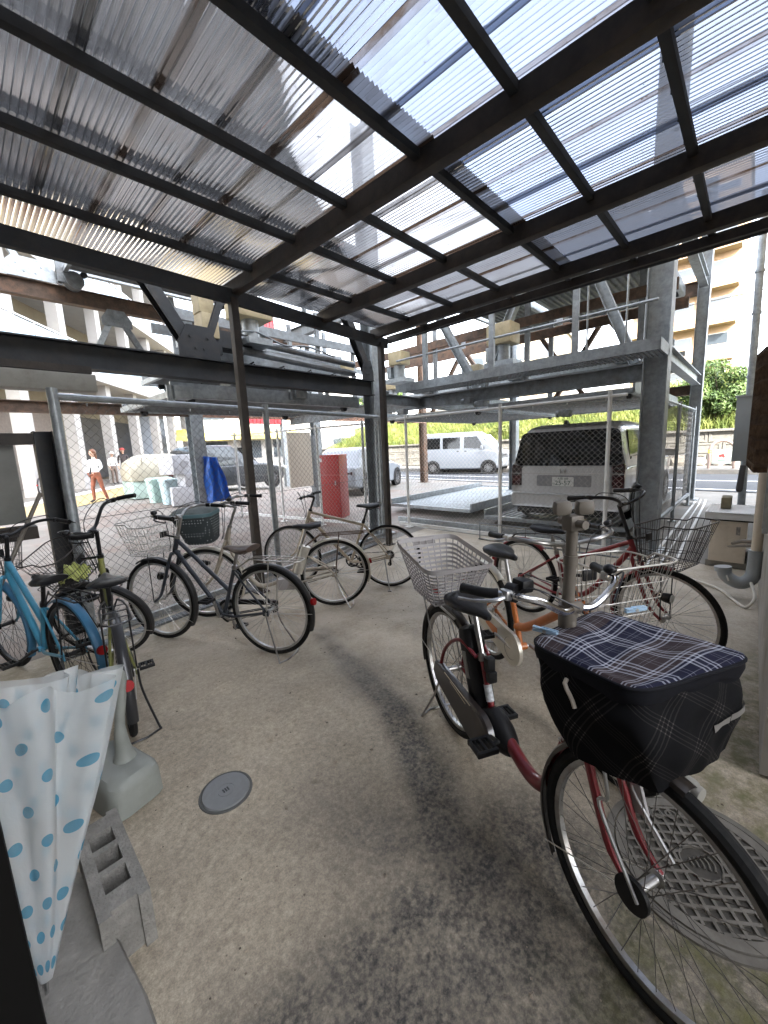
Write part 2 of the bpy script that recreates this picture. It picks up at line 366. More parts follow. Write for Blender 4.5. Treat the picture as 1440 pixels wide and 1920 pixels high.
# ---------------------------------------------------------------- bicycle shelter
def sheet_mat(name, tint, tdirt, base, amount, band):
    m, t, n, l, b = nodes_of(name); out = n['Material Output']; n.remove(b)
    tc = n.new('ShaderNodeTexCoord'); sp = n.new('ShaderNodeSeparateXYZ'); l.new(tc.outputs['Object'], sp.inputs[0])
    mp = n.new('ShaderNodeMapping'); mp.inputs['Scale'].default_value = (6, 1.6, 1); l.new(tc.outputs['Object'], mp.inputs[0])
    no = n.new('ShaderNodeTexNoise'); no.inputs['Scale'].default_value = 1.6; no.inputs['Detail'].default_value = 9; no.inputs['Roughness'].default_value = .7; l.new(mp.outputs[0], no.inputs[0])
    def mth(op, a, c=0.0, cl=False):
        x = n.new('ShaderNodeMath'); x.operation = op; x.use_clamp = cl
        for i, q in ((0, a), (1, c)):
            if hasattr(q, 'links'): l.new(q, x.inputs[i])
            else: x.inputs[i].default_value = q
        return x.outputs[0]
    fr = mth('FRACT', mth('MULTIPLY', mth('ADD', sp.outputs[0], 6.03), 1/.6))
    bandm = mth('MULTIPLY', mth('SUBTRACT', 1.0, mth('DIVIDE', fr, .13), True), band)
    # dirt gathering along the purlins
    ns = n.new('ShaderNodeTexNoise'); ns.inputs['Scale'].default_value = 34; ns.inputs['Detail'].default_value = 3; l.new(tc.outputs['Object'], ns.inputs[0])
    spk = mth('MULTIPLY', mth('SUBTRACT', ns.outputs[0], .66, True), 4.0)
    d = mth('ADD', mth('ADD', spk, mth('MULTIPLY', mth('SUBTRACT', no.outputs[0], .42, True), amount)), mth('MULTIPLY', bandm, mth('ADD', no.outputs[0], .35)), True)
    mx = n.new('ShaderNodeMix'); mx.data_type = 'RGBA'; l.new(d, mx.inputs[0]); mx.inputs[6].default_value = (*tint, 1); mx.inputs[7].default_value = (*tdirt, 1)
    lw0 = n.new('ShaderNodeLayerWeight'); lw0.inputs[0].default_value = .5
    pw = mth('DIVIDE', 1.0, mth('MAXIMUM', mth('SUBTRACT', 1.0, lw0.outputs['Facing']), .12))       # longer path through tilted flanks
    sr = n.new('ShaderNodeSeparateColor'); l.new(mx.outputs[2], sr.inputs[0]); cr_ = n.new('ShaderNodeCombineColor')
    for q in range(3): l.new(mth('POWER', sr.outputs[q], mth('ADD', mth('MULTIPLY', pw, .75), .0)), cr_.inputs[q])
    T = n.new('ShaderNodeBsdfTransparent'); l.new(cr_.outputs[0], T.inputs[0])
    mx2 = n.new('ShaderNodeMix'); mx2.data_type = 'RGBA'; l.new(d, mx2.inputs[0]); mx2.inputs[6].default_value = (.56, .57, .60, 1) if tint[0] > .4 else (.4, .42, .47, 1); mx2.inputs[7].default_value = (.07, .045, .03, 1)
    tl = n.new('ShaderNodeBsdfTranslucent'); l.new(mx2.outputs[2], tl.inputs[0])
    df = n.new('ShaderNodeBsdfDiffuse'); l.new(mx2.outputs[2], df.inputs[0])
    m1 = n.new('ShaderNodeMixShader'); m1.inputs[0].default_value = .35; l.new(tl.outputs[0], m1.inputs[1]); l.new(df.outputs[0], m1.inputs[2])
    m2 = n.new('ShaderNodeMixShader'); l.new(mth('ADD', mth('MULTIPLY', d, .45), base, True), m2.inputs[0]); l.new(T.outputs[0], m2.inputs[1]); l.new(m1.outputs[0], m2.inputs[2])
    lw = n.new('ShaderNodeFresnel'); lw.inputs[0].default_value = 1.5
    gl = n.new('ShaderNodeBsdfGlossy'); gl.inputs['Roughness'].default_value = .12
    m3 = n.new('ShaderNodeMixShader'); l.new(mth('MULTIPLY', lw.outputs[0], .9), m3.inputs[0]); l.new(m2.outputs[0], m3.inputs[1]); l.new(gl.outputs[0], m3.inputs[2])
    l.new(m3.outputs[0], out.inputs[0]); return m
sheet_dirty = sheet_mat('dirty corrugated plastic', (.47, .455, .44), (.085, .055, .038), .5, 1.4, 2.4)
sheet_clean = sheet_mat('clear corrugated plastic', (.19, .225, .295), (.11, .085, .07), .36, .9, 1.0)
def corr(x0, x1, y0, y1, z, zs=0.0, pitch=.032, amp=.0085):
    n = int((x1-x0)/pitch*6); P = []
    for i in range(n+1):
        x = x0+(x1-x0)*i/n; P.append([V((x, y, z+zs*(y-y0)+amp*cos(2*pi*x/pitch))) for y in (y0, y0+(y1-y0)/3, y0+(y1-y0)*2/3, y1)])
    mb = MB(); return mb.grid(P)
shelter = thing('bicycle_shelter', 'open bicycle shelter with brown steel frame and dirty clear corrugated roof', 'shelter', (2.1, 3.86, 0))
shelter_M = Matrix.Translation((-2.1, -3.86, 0))
ROOF_TILT = .009                                        # the roof rises slightly towards the house
def sp_(mb, name, m, tilt=True): mb.T = None; mb.v = [tuple(shelter_M @ V((p[0], p[1], p[2]+(ROOF_TILT*(3.86-p[1]) if tilt else 0)))) for p in mb.v]; return mb.build(name, m, shelter)
for (x, y) in ((2.09, 3.86), (4.46, 4.10)):
    mb = MB(); mb.box((x, y, 1.51), (.075, .075, 3.0), bev=.004); mb.box((x, y, .012), (.14, .14, .012)); sp_(mb, 'post', steel_brown, False)
for x in (2.115, 3.32, 4.33):
    mb = MB(); mb.box((x, 1.96+.02*(x > 4), 3.10), (.08, 4.2+.12*(x > 4), .12), bev=.004); sp_(mb, 'rafter', steel_brown)
for y in (.41, .975, 1.56, 2.19, 2.79, 3.45):
    mb = MB(); mb.box((1.85, y, 3.137), (5.7, .046, .05), bev=.003)
    for k in range(24): mb.box((-.9+k*.24, y+.03, 3.162), (.012, .012, .03))
    sp_(mb, 'purlin', steel_dark)
mb = MB(); mb.beam((-1, 3.78, 3.02), (2.1, 3.86, 3.02), .06, .13); mb.beam((2.1, 3.862, 3.02), (4.62, 4.13, 3.02), .06, .13); sp_(mb, 'eave_beam', steel_dark, False)
mb = MB(); mb.beam((4.66, 4.14, 3.09), (4.66, -.1, 3.09), .045, .08); sp_(mb, 'end_beam', steel_brown)
mb = MB(); mb.tube(curve([(4.72, 4.18, 3.075), (4.72, 2, 3.07), (4.72, -.1, 3.065)], 3), .028, 10); sp_(mb, 'gutter', steel_dark)
for k in range(-2, 8):
    x0 = k*.6-.03
    mb = corr(x0, min(x0+.655, 4.7), 1.45, 4.06, 3.176+.004*(k % 2)); sp_(mb, 'dirty_roof_sheet', sheet_dirty)
    mb = corr(x0, min(x0+.655, 4.7), -.12, 1.65, 3.190+.004*(k % 2)); sp_(mb, 'clear_roof_sheet', sheet_clean)

rnd = random.Random(4); mb = MB()
for i in range(150):
    x, y = rnd.uniform(-.2, 4.6), rnd.uniform(.1, 3.9)
    if rnd.random() < .5: y = rnd.choice((.41, .975, 1.56, 2.19, 2.79, 3.45))+rnd.uniform(-.03, .08)
    s_ = rnd.uniform(.006, .022); a = rnd.random()*6.28; d = V((cos(a), sin(a), 0))*s_; e = V((-sin(a), cos(a), .1))*s_*.45
    p = V((x, y, 3.206+.009*(3.86-y))); mb.add([p-d, p+e, p+d, p-e], [(0, 1, 2, 3)])
tag(mb.build('leaf_litter', mat('dead leaves', (.06, .04, .025), .9), smooth=False), 'dark bits of dead leaves lying on top of the clear roof sheets', 'leaves', kind='stuff')
# ---------------------------------------------------------------- fences
mesh_wire = mat('galvanised fence wire', (.11, .105, .1), .5, .5)
mesh_wire2 = mat('pale coated fence wire', (.42, .4, .37), .5, .4)
def fence(name, label, P0, P1, posts, z0, z1, pr, rail_m, wire, p=.037, r=.0016, bottom=True, group=None, mid=True):
    P0, P1 = V((*P0, 0)), V((*P1, 0)); base = hgt(P0.x, P0.y)
    t = thing(name, label, 'fence', (P0.x, P0.y, base), group); T = Matrix.Translation((-P0.x, -P0.y, -base)); d = P1-P0
    def b(mb, nm, m): mb.v = [tuple(T @ V(q)) for q in mb.v]; mb.build(nm, m, t)
    for u in posts:
        q = P0+d*u; mb = MB(); mb.cyl(q+V((0, 0, base)), q+V((0, 0, z1+.06)), pr, 12); mb.box(q+V((0, 0, base+.006)), (.12, .12, .012)); b(mb, 'post', rail_m)
    mb = MB(); mb.cyl(P0+V((0, 0, z1)), P1+V((0, 0, z1)), pr*.75, 10)
    n = max(2, int(d.length/.42))
    for i in range(n): mb.cyl(P0+d*(i+.5)/n+V((0, 0, z1-pr)), P0+d*(i+.5)/n+V((0, 0, z1-pr-.025)), .006, 6)
    b(mb, 'top_rail', rail_m)
    if bottom: mb = MB(); mb.beam(P0+V((0, 0, z0)), P1+V((0, 0, z0)), .04, .05); b(mb, 'bottom_rail', rail_m)
    mb = MB(); off = V((-d.y, d.x, 0)).normalized()*(pr+.004)
    chain_link(mb, P0+off, P1+off, z0, z1-.01, p, r)
    if mid: mb.tube([P0+off+V((0, 0, (z0+z1)/2)), P1+off+V((0, 0, (z0+z1)/2))], r*1.2, 4)
    b(mb, 'wire_mesh', wire); return t
fence('chain_link_fence', 'tall chain link fence behind the left row of bicycles, between two round posts', (.59, 3.95), (4.86, 4.52), (0, .46, .985), .06, 2.0, .036, galv, mesh_wire, .037, .0022)
fence('chain_link_fence', 'chain link fence in front of the silver minivan with white rusty posts', (5.72, 4.95), (5.72, 1.2), (.06, .555, .95), .06, 2.02, .026, white_paint, mesh_wire2, .037, .0026)
fence('chain_link_fence', 'mesh side fence along the narrow alley beside the air conditioner', (6.25, 1.0), (10.7, .98), (.12, .5, .97), .25, 2.0, .028, galv, mesh_wire2, .05, .0022)
fence('chain_link_fence', 'inner white mesh fence standing in front of the red cabinet', (5.2, 4.95), (4.55, 9.1), (.08, .35, .62, .97), .1, 1.95, .026, white_paint, mesh_wire2, .045, .0018)
# low guard rail in front of the right fence
t = thing('guard_rail', 'low grey steel rail of thin rods on the floor by the minivan fence', 'rail', (5.45, 3.1, 0))
mb = MB(); T = Matrix.Translation((-5.45, -3.1, 0))
for i in range(7): mb.cyl((5.5, 3.1-i*.37, 0), (5.5, 3.1-i*.37, .27), .008, 8)
mb.cyl((5.5, 3.12, .27), (5.5, .85, .27), .008, 8); mb.cyl((5.5, 3.12, .015), (5.5, .85, .015), .012, 8)
mb.v = [tuple(T @ V(q)) for q in mb.v]; mb.build('rods', galv_dark, t)
# perforated steel sill under the right fence and floor channel under the left one
mb = MB(); mb.box((5.85, 3.0, .11), (.02, 4.2, .09))
for i in range(14): mb.cyl((5.835, 4.8-i*.3, .11), (5.832, 4.8-i*.3, .11), .012, 8)
tag(mb.build('steel_sill', galv), 'perforated white steel sill strip running under the minivan fence', 'sill')
mb = MB(); a, b_ = V((.3, 3.78, .012)), V((4.4, 4.3, .012)); mb.beam(a, b_, .1, .02)
for i in range(90): mb.box(a+(b_-a)*(i+.5)/90+V((0, 0, .012)), (.012, .08, .006))
tag(mb.build('drain_grate', galv_dark), 'long narrow drain grate in the floor below the left fence', 'drain')

# ---------------------------------------------------------------- parking machine
pk = thing('parking_machine', 'two storey steel car parking machine with beams, braces and walkway', 'parking machine', (5.0, 4.72, 0))
PT = Matrix.Translation((-5.0, -4.72, 0))
def pp(mb, name, m, par=None):
    mb.v = [tuple(PT @ V(p)) for p in mb.v]; return mb.build(name, m, par or pk)
def hcol(x, y, top, w=.24, m=galv, base=0.0, rot=False):
    mb = MB(); mb.ibeam((x, y, base), (x, y, top), w, w, .014, up=(1, 0, 0) if rot else (0, 1, 0)); mb.box((x, y, base+.012), (w+.14, w+.14, .024)); pp(mb, 'column', m)
hcol(4.97, 4.78, 6.4, .25); hcol(6.12, .98, 6.4, .26); hcol(10.8, 1.0, 6.4, .2, base=.1); hcol(12.4, 9.4, 6.4, .22, rust, base=.1)
hcol(3.78, 9.2, 4.4, .28, base=.15); hcol(-1.2, 4.72, 6.4, .25); hcol(-1.2, 9.2, 4.4, .25); hcol(10.8, 5.0, 6.4, .2, base=.1); hcol(7.2, 9.3, 6.4, .22, base=.1)
def bm_(name, a, b, W, Hh, m, up=(0, 0, 1)): mb = MB(); mb.ibeam(a, b, W, Hh, .014, up); pp(mb, name, m)
bm_('beam', (-1.2, 4.72, 2.475), (4.86, 4.72, 2.475), .16, .235, steel_dark)
bm_('beam', (-1.2, 4.72, 4.4), (4.86, 4.72, 4.4), .16, .22, steel_dark)
bm_('beam', (-1.2, 9.2, 2.47), (3.66, 9.2, 2.47), .15, .2, rust)
bm_('beam', (-1.2, 9.2, 4.42), (7.1, 9.2, 4.42), .15, .27, rust)
bm_('beam', (3.92, 9.25, 2.47), (12.3, 9.25, 2.47), .15, .2, rust_pale)
bm_('beam', (6.3, .99, 2.33), (6.3, 9.2, 2.33), .16, .22, galv_dark)
bm_('beam', (6.3, .99, 4.42), (6.3, 9.2, 4.42), .16, .24, galv_dark)
bm_('beam', (10.8, 1.1, 2.42), (10.8, 9.3, 2.42), .15, .2, rust)
bm_('beam', (10.8, 1.1, 4.42), (10.8, 9.3, 4.42), .15, .26, rust)
bm_('beam', (6.25, 1.0, 4.5), (10.7, 1.0, 4.5), .14, .2, galv); bm_('beam', (6.25, 1.0, 2.6), (10.7, 1.0, 2.6), .14, .2, galv)
bm_('beam', (5.1, 4.78, 2.33), (10.7, 4.98, 2.33), .12, .18, galv_dark)
def brace(a, b, W=.1, m=galv_dark, name='brace'): mb = MB(); mb.ibeam(a, b, W, W, .01, up=(0, 1, 0)); pp(mb, name, m)
def gus(c, ax, wd=.4, h=.3, m=steel_dark):
    mb = MB(); c = V(c); k = V((wd/2, 0, 0)) if ax == 0 else V((0, wd/2, 0)); th = V((0, .012, 0)) if ax == 0 else V((.012, 0, 0))
    mb.prism([c-k, c+k, c+k+V((0, 0, h*.45)), c+k*.55+V((0, 0, h)), c-k*.55+V((0, 0, h)), c-k+V((0, 0, h*.45))], th)
    for sgn in (-1, 1):
        for q in (.3, .65): mb.cyl(c+k*sgn*.55*q*1.2+V((0, 0, h*q))-th*.3, c+k*sgn*.55*q*1.2+V((0, 0, h*q))-th, .014, 6)
    pp(mb, 'gusset_plate', m)
n0 = aty(378, 690, 4.66); gus((n0.x, 4.64, 2.59), 0, .46, .34)
q0 = aty(300, 548, 4.7); brace((n0.x-.06, 4.72, 2.68), (n0.x-.06-(n0.x-q0.x)*1.9, 4.72, 2.68+(q0.z-2.68)*1.9), .13, steel_dark)
brace((n0.x+.08, 4.72, 2.68), (n0.x+.75, 4.72, 4.3), .07, steel_dark)
brace((4.8, 4.72, 2.7), (3.95, 4.72, 4.3), .12, steel_dark); gus((4.72, 4.64, 2.59), 0, .25, .3)
for c, dd in ((aty(215, 590, 9.2), 1),):
    gus((c.x, 9.1, 4.0), 0, .5, .3, galv_dark); brace((c.x-.12, 9.2, 4.05), (c.x-.85, 9.2, 2.6), .09, galv); brace((c.x+.15, 9.2, 4.05), (c.x+.95, 9.2, 2.6), .09, galv_dark)
c = aty(38, 500, 9.2); gus((c.x+.1, 9.1, 4.56), 0, .75, .32, galv); brace((c.x, 9.2, 4.8), (c.x-.6, 9.2, 6.0), .09, galv)
for x0, x1 in ((4.1, 5.3), (6.9, 5.5)): brace((x0, 9.2, 4.3), (x1, 9.2, 2.6), .09, galv)
# braces in the front plane of the right half
for pa, pb in (((893, 692), (822, 592)), ((905, 690), (968, 565)), ((1192, 652), (1130, 540))):
    a = atx(*pa, 6.3); b = atx(*pb, 6.3); brace((6.3, a.y, 2.46), (6.3, b.y+(b.y-a.y)*.5, b.z+(b.z-2.46)*.5), .12, galv)
for ya, yb in ((7.8, 6.6), (5.4, 6.6), (3.9, 2.8), (1.5, 2.8), (3.2, 4.4)): brace((10.8, ya, 2.55), (10.8, yb, 4.3), .1, rust)
# boxed-in beam cover on the left
mb = MB(); mb.box((.0, 4.5, 2.19), (1.98, .18, .15), bev=.006); pp(mb, 'beam_cover', mat('grey beige cover panel', (.3, .29, .26), .6, 0, .1, 4, (.12, .1, .08), 5, .5))
mb = MB(); mb.box((.0, 4.52, 2.31), (1.95, .14, .06)); pp(mb, 'beam_cover', steel_brown)
mb = MB(); mb.ibeam((-1, 5.4, 2.33), (.72, 5.4, 2.33), .1, .13, .01); mb.box((.62, 5.36, 2.36), (.2, .02, .14)); pp(mb, 'beam', mat('orange rust beam', (.42, .17, .09), .75, 0, .25, 8, (.15, .07, .04), 5, .6))
# walkway with toe board, grating and railing
wk = MB(); wk.box((5.47, 2.78, 2.51), (.02, 3.86, .13)); wk.box((5.75, .86, 2.51), (.58, .02, .13)); wk.box((6.05, 2.78, 2.5), (.03, 3.86, .06))
wko = pp(wk, 'walkway', galv)
mb = MB()
for i in range(72): mb.box((5.76, .9+i*.053, 2.47), (.56, .006, .03))
for i in range(6): mb.box((5.55+i*.09, 2.78, 2.47), (.004, 3.8, .02))
g_ = pp(mb, 'grating', galv_dark)
mb = MB(); T = None
for px, py in ((799, 714), (923, 692), (1078, 678)):
    y = atx(px, py, 5.5).y; mb.box((5.5, y, 2.95), (.075, .05, .9)); mb.box((5.47, y, 2.95), (.012, .075, .9))
for y in (1.2, 1.62): mb.cyl((5.5, y, 2.5), (5.5, y, 3.4), .012, 8)
for z in (2.98, 3.38): mb.cyl((5.5, .9, z), (5.5, 4.7, z), .017, 8)
pp(mb, 'railing', galv)
# gear motors
def gearbox(c, sz=(.42, .5, .36), nm='gear_motor'):
    c = V(c); mb = MB(); mb.box(c, sz, bev=.03); o = pp(mb, nm, beige_box)
    mb = MB(); mb.cyl(c+V((0, 0, -sz[2]*.5)), c+V((0, 0, -sz[2]*.5-.25)), .11, 14); mb.box(c+V((.0, .2, -sz[2]*.5-.12)), (.2, .12, .22), bev=.01); mb.box(c+V((0, .0, -sz[2]*.5-.3)), (.34, .5, .08)); pp(mb, 'motor_body', galv, o)
p = atx(935, 625, 6.2); gearbox((6.35, p.y, p.z), (.36, .42, .32))
p = atx(742, 672, 6.3); gearbox((6.4, p.y, p.z), (.3, .34, .26))
p = aty(470, 585, 5.0); gearbox((p.x, 5.05, p.z), (.5, .36, .2)); p = aty(380, 570, 5.0); mb = MB(); mb.box((p.x, 5.0, p.z+.02), (.18, .2, .28), bev=.012); mb.box((p.x+.02, 5.0, p.z-.26), (.2, .22, .28), bev=.01); pp(mb, 'switch_box', beige_box)
p = aty(405, 640, 4.95); mb = MB(); mb.box((p.x, 4.98, p.z), (.12, .12, .32), bev=.008); mb.box((p.x+.25, 5.1, p.z+.05), (.5, .25, .2)); pp(mb, 'drive_bracket', steel_dark)
mb = MB()
for z in (2.98, 2.84): mb.cyl((2.7, 5.0, z), (4.75, 5.0, z-.1), .045 if z > 2.9 else .05, 10)
mb.tube(curve([(2.7, 4.95, 3.05), (3.0, 4.95, 3.08), (3.4, 4.95, 2.98), (3.8, 4.95, 3.02), (4.3, 4.95, 2.94)], 6), .012, 6)
pp(mb, 'drive_shaft', galv_dark)
for px, py, X in ((340, 737, 0), (560, 738, 0)):
    p = aty(px, py, 4.95); mb = MB(); mb.box((p.x, 4.95, p.z), (.2, .16, .14), bev=.01); mb.cyl((p.x-.12, 4.95, p.z+.08), (p.x-.12, 4.95, p.z-.1), .04, 10); pp(mb, 'lock_bracket', galv)
p = aty(100, 520, 9.0); mb = MB()
for i in range(5): mb.lathe([(.025, -.01), (.045, -.012), (.045, .012), (.025, .01)], 10, Matrix.Translation((p.x+.08+.02*(i % 2), 9.0, p.z+.3-i*.09)) @ Matrix.Rotation(pi/2*(i % 2), 4, 'Z') @ Matrix.Rotation(pi/2, 4, 'X'))
mb.cyl((p.x+.28, 8.9, p.z), (p.x+.28, 9.1, p.z), .14, 16); mb.box((p.x+.15, 9.0, p.z+.12), (.2, .1, .35)); pp(mb, 'chain_sprocket', galv_dark)

# more rails deeper inside the machine
for y in (6.9, 7.9):
    for z, m in ((2.98, galv_dark), (3.28, galv), (3.75, galv_dark)): mb = MB(); mb.box((4.9, y, z), (4.4, .06, .1 if z < 3.5 else .16)); pp(mb, 'guide_rail', m)
    for x in (3.1, 4.3, 5.6, 6.6): mb = MB(); mb.box((x, y+.06, 3.4), (.09, .06, 1.9)); pp(mb, 'upright', galv_dark)
for x in (8.3, 9.6):
    for z, m in ((2.72, galv_dark), (3.0, galv), (3.9, rust)): mb = MB(); mb.box((x, 5.1, z), (.06, 8.0, .09 if z < 3.5 else .18)); pp(mb, 'guide_rail', m)
    for y in (1.6, 3.6, 5.9, 8.0): mb = MB(); mb.box((x+.06, y, 3.4), (.06, .1, 1.9)); mb.box((x, y+.2, 2.86), (.2, .28, .16), bev=.02); pp(mb, 'upright', galv_dark)
for k, (x, y, z) in enumerate(((5.7, 6.3, 3.15), (3.3, 6.2, 3.05), (8.0, 4.6, 3.05), (8.0, 7.0, 3.1))): gearbox((x, y, z), (.3, .34, .26))
mb = MB()
for k in range(5): mb.tube(curve([(2.6+.5*k, 5.3, 2.75), (2.8+.5*k, 5.35, 2.62+.05*(k % 2)), (3.1+.5*k, 5.3, 2.78)], 5), .013, 6)
pp(mb, 'cable', blackp)
for px, py in ((905, 757), (1062, 775), (757, 772), (880, 752)): p = atx(px, py, 6.2); mb = MB(); mb.box((6.2, p.y, p.z), (.16, .12, .1), bev=.01); mb.cyl((6.2, p.y+.1, p.z), (6.2, p.y+.14, p.z), .05, 12); pp(mb, 'hanger_bracket', galv_dark)

# pallets: galvanised trays with ribbed undersides
def pallet(label, x0, x1, y0, y1, z, along, m=galv_dark, side=.16, grp='car pallets of the parking machine'):
    t = thing('parking_pallet', label, 'pallet', ((x0+x1)/2, (y0+y1)/2, z), grp); T = Matrix.Translation((-(x0+x1)/2, -(y0+y1)/2, -z))
    mb = MB(); P = []; rib = .11
    L = (y1-y0) if along == 'x' else (x1-x0); n = int(L/rib)
    prof = []
    for i in range(n):
        for u, h in ((.0, 0), (.3, 0), (.42, .035), (.88, .035)): prof.append(((i+u)*rib, h))
    for u, h in prof:
        if along == 'x': P.append([V((x0, y0+u, z+h)), V((x1, y0+u, z+h))])
        else: P.append([V((x0+u, y0, z+h)), V((x0+u, y1, z+h))])
    mb.grid(P); mb.v = [tuple(T @ V(q)) for q in mb.v]; mb.build('deck', m, t, smooth=False)
    mb = MB()
    if along == 'x':
        for y in (y0, y1): mb.box(((x0+x1)/2, y, z+side/2), (x1-x0, .03, side)); mb.box(((x0+x1)/2, y+.03*(1 if y == y0 else -1), z-.005), (x1-x0, .08, .012))
        for x in (x0, x1): mb.box((x, (y0+y1)/2, z+.02), (.06, y1-y0, .07))
    else:
        for x in (x0, x1): mb.box((x, (y0+y1)/2, z+side/2), (.03, y1-y0, side)); mb.box((x+.03*(1 if x == x0 else -1), (y0+y1)/2, z-.005), (.08, y1-y0, .012))
        for y in (y0, y1): mb.box(((x0+x1)/2, y, z+.02), (x1-x0, .06, .07))
    mb.v = [tuple(T @ V(q)) for q in mb.v]; mb.build('side_rail', galv, t)
    for x in (x0+.25, x1-.25):
        for y in (y0+.1, y1-.1): mb = MB(); mb.cyl(T @ V((x, y-.03, z-.02)), T @ V((x, y+.03, z-.02)), .05, 12); mb.build('wheel', steel_dark, t)
    return t
pallet('empty ground level galvanised pallet with low sides left of the minivan', 7.0, 11.3, 4.15, 6.3, .14, 'x', galv)
pallet('ground pallet carrying the silver minivan', 6.75, 11.2, 1.35, 3.7, .1, 'x')
pallet('lowered pallet above the minivan roof, ribbed underside', 6.55, 10.6, 1.3, 3.5, 2.12, 'x', grp=None)
pallet('lowered pallet above the empty bay, ribbed underside', 6.55, 10.6, 3.75, 6.1, 2.1, 'x', grp=None)
pallet('upper pallet over the walkway railing next to the galvanised corner column', 6.5, 10.6, 1.3, 3.5, 4.3, 'x')
pallet('upper pallet in the middle of the machine above the beige gear box', 6.5, 10.6, 3.7, 4.9, 4.3, 'x')
pallet('pallet just above the left fence rail beside the grey bracket', 1.82, 4.8, 4.98, 6.9, 2.2, 'x')
pallet('upper left pallet with ribbed underside beneath the roof eave', 1.8, 4.8, 6.6, 9.0, 4.75, 'x')
pallet('raised pallet with tall galvanised side plate above the dark beam', 2.35, 4.8, 5.4, 7.6, 2.72, 'x', side=.26)
# ================================================================ BICYCLES
BIKES = 'bicycles parked in the shelter'
def rrect(w, d, r, n=5):                                # rounded rectangle loop, x = depth, y = width
    out = []
    for (cx, cy, a0) in ((d/2-r, w/2-r, 0), (-d/2+r, w/2-r, pi/2), (-d/2+r, -w/2+r, pi), (d/2-r, -w/2+r, 1.5*pi)):
        for k in range(n+1): a = a0+pi/2*k/n; out.append(V((cx+r*cos(a), cy+r*sin(a), 0)))
    return out
def resample(L, n):
    P = L+[L[0]]; ds = [0]
    for i in range(len(P)-1): ds.append(ds[-1]+(P[i+1]-P[i]).length)
    out = []; j = 0
    for k in range(n):
        t = ds[-1]*k/n
        while ds[j+1] < t: j += 1
        out.append(P[j].lerp(P[j+1], (t-ds[j])/(ds[j+1]-ds[j])))
    return out
class Bike:
    def __init__(s, label, rear, front, group=BIKES, name='bicycle', z=0.0, lean=0.0, **k):
        s.k = k; s.R = k.get('R', .335); rear = V((*rear, z)); front = V((*front, z)); d = front-rear; s.wb = d.length
        x = d.normalized(); y = V((0, 0, 1)).cross(x); M = frame(x, y, (0, 0, 1), rear) @ Matrix.Rotation(lean, 4, 'X')
        mid = M @ Matrix.Translation((s.wb/2, 0, 0)); s.root = thing(name, label, 'bicycle', group=group, M=mid)
        s.off = Matrix.Translation((-s.wb/2, 0, 0)); s.M = M; s.Mi = M.inverted()
        s.a = V((-cos(radians(69)), 0, sin(radians(69)))); s.Hr = V((0, 0, s.R)); s.Hf = V((s.wb, 0, s.R)); s.BB = V((k.get('bbx', .43), 0, k.get('bbz', .275)))
        s.A0 = V((s.wb-.055, 0, s.R)); q = (s.R+.075)/s.a.z; s.HB = s.A0+s.a*q; s.HT = s.HB+s.a*k.get('head', .12)
        st = radians(k.get('steer', 0)); s.St = s.off @ Matrix.Translation(s.A0) @ Matrix.Rotation(st, 4, s.a) @ Matrix.Translation(-s.A0)
        s.detail = k.get('detail', 1); s.make()
    def b(s, mb, nm, m, par=None, steer=False, sm=True):
        T = s.St if steer else s.off; mb.v = [tuple(T @ V(p)) for p in mb.v]; return mb.build(nm, m, par or s.root, smooth=sm)
    def wheel(s, c, nm, steer):
        k = s.k; R = s.R; tr = k.get('tr', .018); MX = Matrix.Translation(c) @ Matrix.Rotation(pi/2, 4, 'X'); N = 56
        mb = MB(); rr = R-2*tr+.004
        mb.lathe([(rr-.016, -.009), (rr-.004, -.0125), (rr, -.0115), (rr-.003, 0), (rr, .0115), (rr-.004, .0125), (rr-.016, .009), (rr-.016, -.009)], N, MX)
        hw = .045; mb.lathe([(.004, -hw-.02), (.008, -hw-.02), (.008, -hw), (.022, -hw+.004), (.022, -hw+.008), (.013, -hw+.014), (.013, hw-.014), (.022, hw-.008), (.022, hw-.004), (.008, hw), (.008, hw+.02), (.004, hw+.02)], 14, MX)
        w = s.b(mb, nm, k.get('rim', alloy), steer=steer)
        mb = MB(); P = [(R-tr+tr*cos(2*pi*i/10), tr*1.02*sin(2*pi*i/10)) for i in range(11)]; mb.lathe(P, N, MX); s.b(mb, 'tyre', k.get('tyre', rubber), w, steer)
        mb = MB(); ns = 36 if s.detail else 16
        for i in range(ns):
            a = 2*pi*i/ns; sd = 1 if i % 2 else -1; a2 = a+(.75 if (i//2) % 2 else -.75)
            p = MX @ V((.021*cos(a2), .021*sin(a2), sd*(hw-.006))); q = MX @ V(((rr-.012)*cos(a), (rr-.012)*sin(a), 0)); mb.tube([p, q], k.get('sr', .0013), 4, cap=False)
        s.b(mb, 'spokes', k.get('spoke', wire_lt), w, steer); return w
    def fender(s, c, nm, a0, a1, m, steer, stay=None, w=.026):
        R = s.R+.016; P = []; n = 28
        for i in range(n+1):
            a = radians(a0+(a1-a0)*i/n); P.append([c+V((R2*cos(a), y, R2*sin(a))) for R2, y in ((R-.014, -w), (R-.003, -w*.86), (R+.003, -w*.45), (R+.004, 0), (R+.003, w*.45), (R-.003, w*.86), (R-.014, w))])
        mb = MB(); mb.grid(P); mb.grid([[p+V((0, 0, 0))-(p-c).normalized()*.0015*1 for p in reversed(r)] for r in P]); o = s.b(mb, nm, m, steer=steer)
        if stay is not None:
            mb = MB(); a = radians(stay); e = c+V((R*cos(a), 0, R*sin(a)))
            for y in (-1, 1): mb.tube([c+V((0, y*.055, 0)), e+V((0, y*w, 0))], .0022, 5)
            s.b(mb, 'fender_stay', wire_lt, o, steer)
        return o
